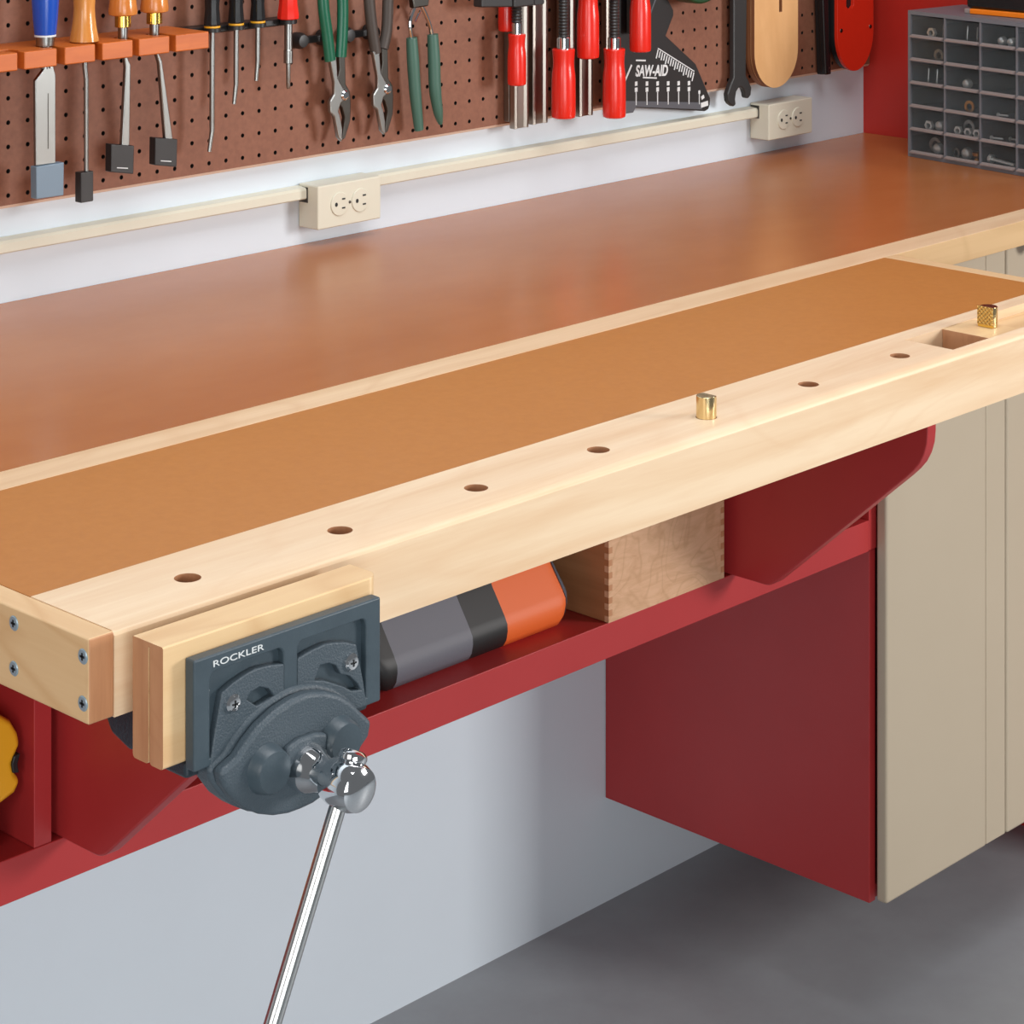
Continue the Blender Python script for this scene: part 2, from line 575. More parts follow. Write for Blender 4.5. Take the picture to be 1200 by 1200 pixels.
# ------------------------------------------------------------------ red shelf under the bench with its two brackets
YF = -0.4495
shelf = thing('bench_shelf', 'dark red painted open shelf unit hung under the workbench', 'shelf', (0.5, -0.2, 0.5925))
bm = B(); box(bm, -0.95, 1.405, YF, -0.001, 0.5925, 0.632)
build('shelf_board', bm, M['red'], shelf, bevel=0.001)
bm = B(); box(bm, -0.95, 1.405, -0.018, -0.001, 0.6322, 0.9675)
build('back_panel', bm, M['red'], shelf, smooth=False)
bm = B(); box(bm, 1.4052, 1.4218, YF, -0.001, 0.5935, 0.9675)
build('end_panel', bm, M['red'], shelf, bevel=0.001)
bm = B(); box(bm, 0.1392, 0.1582, YF, -0.0185, 0.6322, 0.9675)
build('divider', bm, M['red'], shelf, bevel=0.001)
def bracket(x0, x1):
    pts = [(-0.0185, 0.6325), (-0.500, 0.6325)]
    for i in range(1, 6):
        a = i / 6
        pts.append((-0.500 - 0.022 * a, 0.6325 + 0.0115 * a * a))
    pts += [(-0.698, 0.7985), (-0.7085, 0.8085), (-0.7165, 0.8180), (-0.7225, 0.8290), (-0.7262, 0.8410), (-0.7275, 0.8540)]
    pts += [(-0.7275, 0.9665), (-0.0185, 0.9665)]
    b = B()
    prism_x(b, pts, x0, x1)
    return b
build('bracket', bracket(0.1685, 0.1855), M['red'], shelf, bevel=0.0018)
build('bracket', bracket(1.1255, 1.1425), M['red'], shelf, bevel=0.0018)

# ------------------------------------------------------------------ wall hung base cabinet with cream doors
cab = thing('base_cabinet', 'wall-hung red cabinet with cream doors at the right under the workbench', 'cabinet', (1.7, -0.23, 0.146))
bm = B(); box(bm, 1.4095, 1.4225, -0.447, -0.001, 0.146, 0.592)
build('side_panel', bm, M['red'], cab, bevel=0.0008)['label'] = 'dark red side panel'
bm = B(); box(bm, 1.4230, 2.0190, -0.447, -0.001, 0.150, 0.166); 
build('bottom_panel', bm, M['red'], cab, smooth=False)
bm = B(); box(bm, 1.4230, 2.0190, -0.02, -0.001, 0.167, 0.966)
build('back_panel', bm, M['red'], cab, smooth=False)
def door(x0, x1, nm, knob=None):
    bm = B(); box(bm, x0, x1, -0.4690, -0.4520, 0.1485, 0.9655)
    d = build(nm, bm, M['cream'], cab, bevel=0.0045, seg=4)
    d['label'] = 'cream painted door'
    if knob:
        bm = B()
        lathe(bm, (knob[0], -0.469, knob[1]), (0, -1, 0), [(0.006, 0), (0.006, 0.012), (0.012, 0.016), (0.013, 0.021), (0.009, 0.026), (0, 0.027)], 18)
        k = build('knob', bm, M['black'], d)
        k['label'] = 'small dark door knob'
door(1.4160, 1.6445, 'door')
bm = B(); box(bm, 1.6462, 1.6925, -0.4670, -0.4520, 0.1490, 0.9655)
build('stile', bm, M['cream'], cab, bevel=0.0015)
door(1.6940, 2.0185, 'door', (1.735, 0.94))

# ------------------------------------------------------------------ front vise
vise = thing('woodworking_vise', 'grey iron front vise with wooden jaw and chrome handle at bench corner', 'vise', (0.0075, -0.92, 0.90))
def arc(cy, cz, r, a0, a1, n=4):
    return [(cy + r * math.cos(a0 + (a1 - a0) * i / n), cz + r * math.sin(a0 + (a1 - a0) * i / n)) for i in range(n + 1)]
r_ = 0.0028
prof_j = [(-0.9365, 0.9990), (-0.9355, 1.0), (-0.9035, 1.0), (-0.9030, 0.9995)]
prof_j += arc(-0.9030 - r_, 0.916 + r_, r_, 0, -PI / 2) + arc(-0.9205 + r_, 0.916 + r_, r_, -PI / 2, -PI)
prof_j += [(-0.9203, 0.9965), (-0.9219, 0.9965)]
prof_j += arc(-0.9217 - r_, 0.916 + r_, r_, 0, -PI / 2) + arc(-0.9365 + r_, 0.916 + r_, r_, -PI / 2, -PI)
solid_j = prof_j[:9] + prof_j[-5:]
XJ = 0.1040
bm = B()
prism_x(bm, prof_j, -0.0985, -0.0900)
# the rest of the jaw has its right front corner rounded in plan
r_c = 0.0115
nx = 7
secs = [(-0.0900, 0.0)] + [(XJ - r_c + r_c * math.sin(q / nx * PI / 2), r_c * (1 - math.cos(q / nx * PI / 2))) for q in range(nx + 1)]
rings = []
for xs_, cut in secs:
    rings.append([bm.verts.new((xs_, max(y, -0.9365 + cut), z)) for y, z in solid_j])
for r0, r1 in zip(rings, rings[1:]):
    for q in range(len(solid_j)):
        w = (q + 1) % len(solid_j)
        bm.faces.new((r0[q], r0[w], r1[w], r1[q]))
bm.faces.new(rings[0])
bm.faces.new(rings[-1])
jw = build('jaw_board', bm, M['maple_jaw'], vise, angle=40, extra=(M['end_grain'],))
for p in jw.data.polygons:
    if p.normal.x < -0.9:
        p.material_index = 1
jw['label'] = 'laminated maple jaw face'
# iron face plate: back sheet, raised frame, ribs and webs
YB, YP = -0.9368, -0.9470
cx = 0.0075
bm = B()
def mir(pts):
    return [(2 * cx - x, z) for x, z in reversed(pts)]
prism_y(bm, [(-0.070, 0.914), (0.085, 0.914), (0.085, 0.982), (-0.070, 0.982)], YB - 0.0002, -0.9412)
def pocket(x0, x1, z0, z1, r=0.006):
    pts = [(x0, z0), (x1, z0)]
    for qx, qz, a0 in ((x1 - r, z1 - r, 0), (x0 + r, z1 - r, PI / 2)):
        for q in range(5):
            a = a0 + q / 4 * PI / 2
            pts.append((qx + r * math.cos(a), qz + r * math.sin(a)))
    return pts
prism_y(bm, [(-0.080, 0.912), (0.095, 0.912), (0.095, 0.9885), (-0.080, 0.9885)], YB, YP,
        [pocket(-0.0655, 0.0008, 0.918, 0.9768), pocket(0.0142, 0.0805, 0.918, 0.9768)])
plate = build('face_plate', bm, M['iron'], vise, bevel=0.0016, seg=3)
wl = [(-0.0660, 0.9125), (-0.0625, 0.9310), (-0.0555, 0.9600), (-0.0450, 0.9643), (-0.0335, 0.9672), (-0.0247, 0.9684), (-0.0110, 0.9672), (0.0012, 0.9648), (0.0012, 0.9125)]
hl = [(-0.0330, 0.9490), (-0.0300, 0.9530), (-0.0215, 0.9545), (-0.0135, 0.9510), (-0.0080, 0.9440), (-0.0150, 0.9435), (-0.0240, 0.9420)]
hr = [(0.0352, 0.9542), (0.0434, 0.9535), (0.0506, 0.9500), (0.0548, 0.9427), (0.0642, 0.9385), (0.0715, 0.9310), (0.0740, 0.9260), (0.0660, 0.9275), (0.0579, 0.9330), (0.0400, 0.9420), (0.0300, 0.9450)]
bm = B(); prism_y(bm, wl, -0.9405, YP - 0.0004, [hl])
build('web', bm, M['iron_rough'], vise, bevel=0.0012)
bm = B(); prism_y(bm, mir(wl), -0.9405, YP - 0.0004, [list(reversed(hr))])
build('web', bm, M['iron_rough'], vise, bevel=0.0012)
# domed screw housing
top = [(-0.0560, 0.9190), (-0.0470, 0.9275), (-0.0345, 0.9360), (-0.0180, 0.9430), (-0.0030, 0.9462), (cx, 0.9470)]
low = [(-0.0695, 0.9120), (-0.0660, 0.9015), (-0.0565, 0.8885), (-0.0450, 0.8785), (-0.0320, 0.8706), (-0.0190, 0.8655), (-0.0050, 0.8627), (cx, 0.8622)]
def sym(left_top, left_low):
    rt = [(cx + (cx - x) * 0.93, z) for x, z in reversed(left_top[:-1])]
    rl = [(cx + (cx - x) * 0.90, z - 0.006 if x < -0.06 else z) for x, z in left_low[:-1]]
    return left_top + rt + rl + list(reversed(left_low))
bm = B()
prism_y(bm, sym(top, low), -0.9300, -0.9500)
def inset(pts, k, cz=0.905):
    return [(cx + (x - cx) * k, cz + (z - cz) * k) for x, z in pts]
prism_y(bm, sym([(x * 1, z) for x, z in inset(top, 0.93)], inset(low, 0.975)), -0.9490, -0.9600)
build('screw_housing', bm, M['iron_rough'], vise, bevel=0.004, seg=3)
for bx in (-0.0262, 0.0412):
    bm = B()
    lathe(bm, (bx, -0.958, 0.9025), (0, -1, 0), [(0.0185, 0), (0.0165, 0.004), (0.0155, 0.0095), (0.0140, 0.0115), (0, 0.0118)], 32)
    build('guide_boss', bm, M['iron'], vise)
bm = B()
prism_y(bm, [(-0.012, 0.8985), (0.027, 0.8985), (0.027, 0.913), (0.015, 0.9165), (0.0, 0.9165), (-0.012, 0.913)], -0.958, -0.9655)
build('cast_bridge', bm, M['iron_rough'], vise, bevel=0.003)
for sx, sz in ((-0.0465, 0.9507), (0.0645, 0.9490)):
    bm = B()
    lathe(bm, (sx, -0.9472, sz), (0, -1, 0), [(0.0064, 0), (0.0064, 0.0018), (0.0048, 0.0034), (0, 0.0038)], 20)
    s_ = build('screw', bm, M['chrome'], vise)
    s_['label'] = 'bright cross-head screw'
    bm = B()
    box(bm, sx - 0.0026, sx + 0.0026, -0.9513, -0.9500, sz - 0.0006, sz + 0.0006)
    box(bm, sx - 0.0006, sx + 0.0006, -0.9513, -0.9500, sz - 0.0026, sz + 0.0026)
    build('slot', bm, M['recess_shade'], s_, smooth=False)
# lettering on the top rail
def lettering(name, body, size, loc, parent, m, width=None, rot=0.0, depth=0.0003, tilt=0.0, bold=0.0):
    cu = bpy.data.curves.new(name, 'FONT')
    cu.body = body
    cu.size = size
    cu.extrude = depth
    cu.offset = bold
    to = bpy.data.objects.new('tmp', cu)
    COL.objects.link(to)
    bpy.context.view_layer.update()
    dg = bpy.context.evaluated_depsgraph_get()
    me = bpy.data.meshes.new_from_object(to.evaluated_get(dg))
    bpy.data.objects.remove(to, do_unlink=True)
    xs = [v.co.x for v in me.vertices]
    w = max(xs) - min(xs)
    k = (width / w) if width else 1.0
    x0 = min(xs)
    base = world_org(parent)
    cr, sr = math.cos(rot), math.sin(rot)
    for v in me.vertices:
        x, y, z = (v.co.x - x0) * k, v.co.y, v.co.z
        x += y * tilt
        X, Z = x * cr - y * sr, x * sr + y * cr
        v.co = (loc[0] + X - base.x, loc[1] - z - base.y, loc[2] + Z - base.z)
    me.materials.append(m)
    o = bpy.data.objects.new(name, me)
    COL.objects.link(o)
    o.parent = parent
    return o
lt = lettering('lettering', 'ROCKLER', 0.0062, (-0.0632, YP - 0.0002, 0.9800), vise, M['white_ink'], width=0.0455)
lt['label'] = 'raised white capital lettering'
# screw, ball and sliding handle
ax = Vector((cx, -0.958, 0.8945))
bm = B()
lathe(bm, ax, (0, -1, 0), [(0.0170, 0), (0.0172, 0.006), (0.0160, 0.014), (0.0130, 0.020), (0.0118, 0.026), (0.0120, 0.032),
                           (0.0155, 0.0345), (0.0168, 0.040), (0.0172, 0.048), (0.0168, 0.0560), (0.0150, 0.0615), (0.0110, 0.0640), (0, 0.0648)], 36)
build('screw_head', bm, M['chrome'], vise)['label'] = 'polished chrome screw head'
d = Vector((-0.0576, 0.0, -0.124)).normalized()
c0 = ax + Vector((-0.0015, -0.047, 0))
p_top = c0 - d * 0.020
bm = B()
lathe(bm, p_top, d, [(0.0060, 0), (0.0060, 0.225)], 24)
h = build('handle_bar', bm, M['chrome_bar'], vise)
h['label'] = 'polished chrome sliding handle bar'
for q in (p_top - d * 0.004, p_top + d * 0.2255):
    bm = B()
    lathe(bm, q, d, [(0, 0), (0.007, 0.0006), (0.0098, 0.0025), (0.0104, 0.005), (0.0098, 0.0075), (0.007, 0.0095), (0, 0.010)], 24)
    build('end_cap', bm, M['chrome'], h)
# castings below the bench edge behind the jaw
bm = B()
prism_x(bm, [(-0.842, 0.9395), (-0.842, 0.924), (-0.850, 0.912), (-0.872, 0.905), (-0.886, 0.912), (-0.886, 0.9395)], -0.078, 0.093)
build('rear_casting', bm, M['iron_dark'], vise, bevel=0.003)
for bx in (-0.0262, 0.0412):
    bm = B(); lathe(bm, (bx, -0.932, 0.9035), (0, 1, 0), [(0.0095, 0), (0.0095, 0.14)], 20)
    build('guide_rod', bm, M['steel_dark'], vise)
bm = B()
prism_z(bm, [(-0.078, -0.9358), (0.093, -0.9358), (0.093, -0.905), (-0.078, -0.905)], 0.903, 0.9155)
build('jaw_flange', bm, M['iron_dark'], vise, bevel=0.003)

# ------------------------------------------------------------------ brass bench dogs
def dog(loc, height, flat_dir, label, knurled):
    t = thing('bench_dog', label, 'bench dog', loc, 'brass bench dogs')
    x, y, z = loc
    r = 0.0093
    pts = []
    n = 40
    for i in range(n):
        a = 2 * PI * i / n
        px, py = r * math.cos(a), r * math.sin(a)
        if flat_dir > 0:
            px = min(px, 0.0055)
        else:
            px = max(px, -0.0055)
        pts.append((x + px, y + py))
    bm = B()
    prism_z(bm, pts, z - (0.02 if flat_dir > 0 else -0.0002), z + height)
    build('post', bm, M['dog_brass'], t, bevel=0.0006)
    if knurled:
        fx = x - 0.0055 if flat_dir < 0 else x + 0.0055
        bm = B()
        w = 0.0026
        box(bm, min(fx, fx + flat_dir * w), max(fx, fx + flat_dir * w), y - 0.0092, y + 0.0092, z + 0.0030, z + height + 0.0006)
        build('knurled_face', bm, M['knurl'], t, bevel=0.0004, org=(fx, y, z))
        bm = B()
        box(bm, min(fx, fx + flat_dir * w * 0.5), max(fx, fx + flat_dir * w * 0.5), y - 0.0090, y + 0.0090, z + 0.0003, z + 0.0028)
        build('foot', bm, M['brass'], t)
    else:
        fx = x + flat_dir * 0.0055
        bm = B()
        box(bm, min(fx, fx + flat_dir * 0.0010), max(fx, fx + flat_dir * 0.0010), y - 0.0070, y + 0.0070, z + 0.0012, z + height - 0.001)
        build('knurled_face', bm, M['knurl'], t, bevel=0.0004, org=(fx, y, z))
    return t
dog((0.5985, -0.8440, 1.0), 0.0200, 1, 'round brass bench dog standing in the fifth hole of the maple beam', False)
dog((1.0735, -0.8395, 0.9995), 0.0215, -1, 'brass bench dog with knurled square face beside the open slot', True)

# ------------------------------------------------------------------ things on the red shelf
# finger jointed maple box
bx0, bx1, by0, by1, bz0, bz1 = 0.908, 1.1125, -0.4510, -0.13, 0.6325, 0.800
jb = thing('wooden_box', 'maple box with finger joints on the red shelf beside the bracket', 'box', (1.01, -0.30, bz0))
nf = 12
st = 0.0062
edges_z = [bz0 + (bz1 - bz0) * i / (2 * nf) for i in range(2 * nf + 1)]
left = []
right = []
for i in range(2 * nf):
    a = 0.0 if i % 2 == 0 else st
    left += [(bx0 + a, edges_z[i]), (bx0 + a, edges_z[i + 1])]
    right += [(bx1 - a, edges_z[i]), (bx1 - a, edges_z[i + 1])]
bm = B(); prism_y(bm, right + list(reversed(left)), by0, by0 + st)
build('front_panel', bm, M['ply_box'], jb, smooth=False)
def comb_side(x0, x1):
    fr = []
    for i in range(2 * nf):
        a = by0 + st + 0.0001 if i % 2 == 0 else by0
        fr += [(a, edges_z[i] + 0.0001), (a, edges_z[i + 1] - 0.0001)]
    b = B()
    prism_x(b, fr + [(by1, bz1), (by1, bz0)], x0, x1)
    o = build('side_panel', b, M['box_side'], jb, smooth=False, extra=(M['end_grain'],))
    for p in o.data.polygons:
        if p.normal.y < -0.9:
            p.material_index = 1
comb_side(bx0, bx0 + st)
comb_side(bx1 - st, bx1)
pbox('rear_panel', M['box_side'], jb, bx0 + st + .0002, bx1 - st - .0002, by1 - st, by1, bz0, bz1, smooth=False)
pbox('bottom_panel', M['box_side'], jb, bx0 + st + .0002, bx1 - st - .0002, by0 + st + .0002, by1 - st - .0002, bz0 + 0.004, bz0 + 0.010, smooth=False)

# soft tool case in grey, black and orange bands
case = thing('tool_case', 'grey tool case with black band and orange end lying on the red shelf', 'case', (0.72, -0.36, 0.632))
prof = [(-0.404, 0.6324), (-0.4175, 0.6345), (-0.4225, 0.642), (-0.4245, 0.652), (-0.4240, 0.660), (-0.4190, 0.669), (-0.4020, 0.694), (-0.382, 0.728),
        (-0.366, 0.742), (-0.335, 0.748), (-0.300, 0.744), (-0.280, 0.730), (-0.268, 0.690), (-0.262, 0.650), (-0.268, 0.6345), (-0.285, 0.6324)]
def case_sec(x, x0=0.585, x1=0.8735, r=0.016):
    cz, cy = 0.700, -0.343
    k = 1.0
    e = min(x - x0, x1 - x)
    if e < r:
        t = 1 - max(e, 0) / r
        k = 1 - 0.30 * (1 - math.sqrt(max(0.0, 1 - t * t)))
    kz = k
    ky = 1 - (1 - k) * 0.35
    return [(x, cy + (y - cy) * ky, cz + (z - cz) * kz) for y, z in prof]
def case_band(name, xa, xb, m, n=14, grow=0.0):
    b = B()
    rings = []
    for i in range(n + 1):
        x = xa + (xb - xa) * i / n
        sec = case_sec(x)
        if grow:
            cyy, czz = -0.343, 0.688
            sec = [(q[0], q[1] + (grow if q[1] > cyy else -grow), q[2] + (grow if q[2] > czz else -0.0)) for q in sec]
        rings.append([b.verts.new(q) for q in sec])
    k = len(prof)
    for r0, r1 in zip(rings, rings[1:]):
        for i in range(k):
            j = (i + 1) % k
            b.faces.new((r0[i], r1[i], r1[j], r0[j]))
    b.faces.new(rings[0])
    b.faces.new(list(reversed(rings[-1])))
    return build(name, b, m, case, angle=50)
case_band('end_band', 0.585, 0.6085, M['case_black'])
case_band('grey_panel', 0.6085, 0.7195, M['case_grey'])
case_band('black_band', 0.7195, 0.773, M['case_black'])
case_band('orange_end', 0.773, 0.8690, M['case_orange'], 28)
case_band('piping', 0.8690, 0.8735, M['piping'], 8, grow=0.0012)

# yellow power tool in the left compartment
yt = thing('power_tool', 'yellow power tool with black grip in the left shelf compartment', 'power tool', (0.05, -0.36, 0.6322))
pts = [(-0.02, 0.668), (0.06, 0.670), (0.105, 0.675), (0.1265, 0.682), (0.1335, 0.692), (0.1270, 0.700), (0.1240, 0.710), (0.1285, 0.718), (0.1330, 0.724),
       (0.1300, 0.735), (0.1225, 0.748), (0.1080, 0.759), (0.06, 0.770), (-0.02, 0.772)]
bm = B(); prism_y(bm, pts, -0.440, -0.345)
build('housing', bm, M['tool_yellow'], yt, bevel=0.006, seg=4)
bm = B(); prism_y(bm, [(0.1225, 0.702), (0.1290, 0.7005), (0.1275, 0.709), (0.1305, 0.7175), (0.1240, 0.717), (0.1215, 0.710)], -0.4415, -0.34)
build('grip_insert', bm, M['black'], yt, bevel=0.001)
bm = B(); prism_y(bm, [(-0.02, 0.6322), (0.100, 0.6322), (0.1140, 0.640), (0.1140, 0.655), (0.104, 0.6725), (-0.02, 0.6725)], -0.430, -0.355)
build('base', bm, M['black'], yt, bevel=0.003)

# ------------------------------------------------------------------ wall outlets and surface conduit
def outlet(x0, x1, z0, z1, label, first_left):
    t = thing('wall_outlet', label, 'outlet', ((x0 + x1) / 2, 0, z0), 'ivory wall outlets')
    yf = -0.0360
    bm = B(); box(bm, x0, x1, yf, -0.0005, z0, z1)
    build('outlet_box', bm, M['ivory'], t, bevel=0.0018, seg=3)
    zc = (z0 + z1) / 2 + 0.001
    for k, xc in enumerate((x0 + 0.0350, x0 + 0.0695)):
        bm = B()
        lathe(bm, (xc, yf + 0.0005, zc), (0, -1, 0), [(0.0145, 0), (0.0145, 0.0012), (0.0138, 0.0020), (0, 0.0022)], 28)
        r = build('receptacle', bm, M['ivory'], t)
        bm = B()
        box(bm, xc - 0.0008 + 0.004, xc + 0.0042 + 0.004, yf - 0.0021, yf - 0.0012, zc + 0.0048, zc + 0.0066)
        box(bm, xc - 0.0008 + 0.004, xc + 0.0042 + 0.004, yf - 0.0021, yf - 0.0012, zc - 0.0062, zc - 0.0044)
        prism_y(bm, circ(xc - 0.0062, zc, 0.0021, 12, 0.0026), yf - 0.0021, yf - 0.0012)
        build('slots', bm, M['recess_shade'], r, smooth=False)
    xm = x0 + 0.0523
    bm = B(); lathe(bm, (xm, yf + 0.0003, zc), (0, -1, 0), [(0.0019, 0), (0.0017, 0.0012), (0, 0.0014)], 14)
    build('screw', bm, M['steel_dark'], t)
    bm = B(); box(bm, x0 - 0.0006, x0 + 0.001, -0.0180, -0.002, z0 + 0.031, z0 + 0.050)
    build('knockout_rim', bm, M['steel_dark'], t, bevel=0.0005)
outlet(0.8442, 0.9490, 1.0220, 1.0752, 'ivory double wall outlet left of centre, under the pliers', 0)
outlet(1.7330, 1.8395, 1.0250, 1.0782, 'ivory double wall outlet near the red corner, under the wooden paddle', 0)
def conduit(x0, x1, label):
    bm = B()
    prism_x(bm, [(-0.0004, 1.0560), (-0.0150, 1.0575), (-0.0165, 1.0590), (-0.0165, 1.0685), (-0.0145, 1.0715), (-0.0004, 1.0728)], x0, x1)
    o = build('surface_conduit', bm, M['ivory'], smooth=False, org=((x0 + x1) / 2, 0, 1.0555))
    tag(o, label, 'conduit', 'ivory conduit lengths')
conduit(-0.6, 0.8432, 'ivory surface conduit running left from the first outlet')
conduit(0.9495, 1.7320, 'ivory surface conduit between the two wall outlets')

# ------------------------------------------------------------------ chisel rack and chisels
ZR0, ZR1 = 1.2675, 1.2868
rack = thing('chisel_rack', 'orange-stained slotted wooden chisel rack on the pegboard', 'tool rack', (0.45, YW, ZR0))
teeth = [(0.20, 0.2610), (0.2700, 0.3110), (0.3200, 0.3640 + 0.0085), (0.3806, 0.4229), (0.4329, 0.4735), (0.4827, 0.5245), (0.5327, 0.5756), (0.5841, 0.6319)]
out = [(0.15, YW - 0.0003), (0.15, -0.0891)]
for i, (a, b) in enumerate(teeth):
    if i:
        pa = teeth[i - 1][1]
        mid = {4: 0.4235, 5: 0.4750, 6: 0.5275, 7: 0.5725}.get(i, (pa + a) / 2)
        r = 0.0082
        xl, xr = min(pa - 0.0002, mid - r), max(a + 0.0002, mid + r)
        out += [(pa, -0.0891), (pa, -0.0760), (xl, -0.0745), (xl, -0.0610), (xl + 0.003, -0.0565), (xr - 0.003, -0.0565), (xr, -0.0610), (xr, -0.0745), (a, -0.0760), (a, -0.0891)]
out += [(0.6319, -0.0891), (0.6319, YW - 0.0003)]
bm = B(); prism_z(bm, out, ZR0, ZR1)
build('slotted_bar', bm, M['rack_wood'], rack, bevel=0.0014)

CY = -0.0665
def chisel_handle(prof, x, mname, t, nm='handle'):
    bm = B()
    lathe(bm, (x, CY, ZR1), (0, 0, 1), prof, 28)
    return build(nm, bm, M[mname], t)
# blue handled bench chisel
t = thing('chisel', 'wide bench chisel with blue plastic handle and grey tip guard', 'chisel', (0.4235, CY, ZR1), 'chisels in the orange rack')
x = 0.4235
chisel_handle([(0.0110, 0.0125), (0.0118, 0.0130), (0.0135, 0.030), (0.0152, 0.055), (0.0160, 0.080), (0.0155, 0.105), (0.012, 0.118), (0.0, 0.122)], x, 'blue', t)
bm = B(); lathe(bm, (x, CY, ZR1), (0, 0, 1), [(0.0118, 0.0108), (0.0118, 0.0128)], 28)
build('collar', bm, M['white_ink'], t)['label'] = 'thin white collar ring'
bm = B(); lathe(bm, (x, CY, ZR1), (0, 0, 1), [(0.0055, -0.024), (0.0055, 0.0005), (0.0098, 0.001), (0.0104, 0.0108)], 24)
build('ferrule', bm, M['steel'], t)
bm = B()
prism_y(bm, [(x + 0.0030, 1.2660), (x - 0.0035, 1.2630), (x - 0.0150, 1.2515), (x - 0.0140, 1.1590), (x + 0.0120, 1.1590), (x + 0.0120, 1.2550), (x + 0.0085, 1.2660)], CY - 0.0028, CY + 0.0022)
bl = build('blade', bm, M['steel'], t, bevel=0.0012)
bm = B(); box(bm, x + 0.0012, x + 0.0022, CY - 0.0031, CY - 0.0027, 1.176, 1.236)
build('etched_mark', bm, M['steel_dark'], bl, smooth=False)
bm = B(); prism_y(bm, [(x - 0.0155, 1.1240), (x + 0.0200, 1.1235), (x + 0.0205, 1.1595), (x - 0.0160, 1.1590)], CY - 0.0060, CY + 0.0050)
build('tip_guard', bm, M['tip_cover_grey'], t, bevel=0.001)['label'] = 'blue-grey plastic tip guard'
# hourglass handled firmer
x = 0.4750
t = thing('chisel', 'slim gouge with waisted blond wooden handle and narrow black tip guard', 'chisel', (x, CY, ZR1), 'chisels in the orange rack')
chisel_handle([(0.0140, 0.0002), (0.0162, 0.0012), (0.0159, 0.0040), (0.0136, 0.016), (0.0121, 0.028), (0.0117, 0.038), (0.0124, 0.050), (0.0142, 0.066), (0.0160, 0.085), (0.013, 0.103), (0, 0.110)], x, 'tool_wood', t)
bm = B(); tube(bm, [(x, CY, ZR1 + 0.001), (x + 0.0010, CY, 1.258), (x + 0.0026, CY, 1.246), (x + 0.0028, CY, 1.143)], [0.0030, 0.0030, 0.0028, 0.0026], 14)
build('blade', bm, M['steel'], t)
bm = B(); box(bm, x - 0.0085, x + 0.0085, CY - 0.0055, CY + 0.0055, 1.1118, 1.1450)
build('tip_guard', bm, M['black'], t, bevel=0.001)
def brass_chisel(x, lean, label):
    t = thing('chisel', label, 'chisel', (x, CY, ZR1), 'chisels in the orange rack')
    chisel_handle([(0.0130, 0.0250), (0.0157, 0.0262), (0.0162, 0.0300), (0.0150, 0.0390), (0.0139, 0.052), (0.0142, 0.070), (0.0155, 0.090), (0.013, 0.108), (0, 0.114)], x, 'tool_wood2', t)
    bm = B(); lathe(bm, (x, CY, ZR1), (0, 0, 1), [(0.0086, 0.0120), (0.0091, 0.0125), (0.0089, 0.0250)], 28)
    build('ferrule', bm, M['brass'], t)['label'] = 'polished brass ferrule'
    bm = B()
    tube(bm, [(x, CY, ZR1 + 0.0125), (x, CY, 1.2800), (x + 0.001, CY, 1.2660)], [0.0056, 0.0054, 0.0046], 16)
    build('neck', bm, M['steel'], t)
    dx = lean
    bm = B()
    prism_y(bm, [(x - 0.0005, 1.2680), (x + 0.0030, 1.2680), (x + 0.0090, 1.2560), (x + 0.0080 + dx, 1.1660), (x - 0.0030 + dx, 1.1660), (x + 0.0020 + dx * 0.15, 1.2540)], CY - 0.0030, CY + 0.0028)
    build('blade', bm, M['steel'], t, bevel=0.0014)
    bm = B()
    prism_y(bm, [(x - 0.0200 + dx, 1.1405), (x + 0.0110 + dx, 1.1345), (x + 0.0120 + dx, 1.1660), (x - 0.0195 + dx, 1.1715)], CY - 0.0058, CY + 0.0055)
    tg = build('tip_guard', bm, M['black'], t, bevel=0.001)
    bm = B()
    prism_y(bm, [(x - 0.0120 + dx, 1.1440), (x + 0.0030 + dx, 1.1415), (x + 0.0030 + dx, 1.1425), (x - 0.0120 + dx, 1.1450)], CY - 0.0061, CY - 0.0057)
    build('mark', bm, M['white_ink'], tg, smooth=False)
brass_chisel(0.5275, -0.0005, 'wood-handled chisel with brass ferrule, hanging straight with square black guard')
brass_chisel(0.5715, 0.0165, 'wood-handled chisel with brass ferrule, its blade slanting to the right')

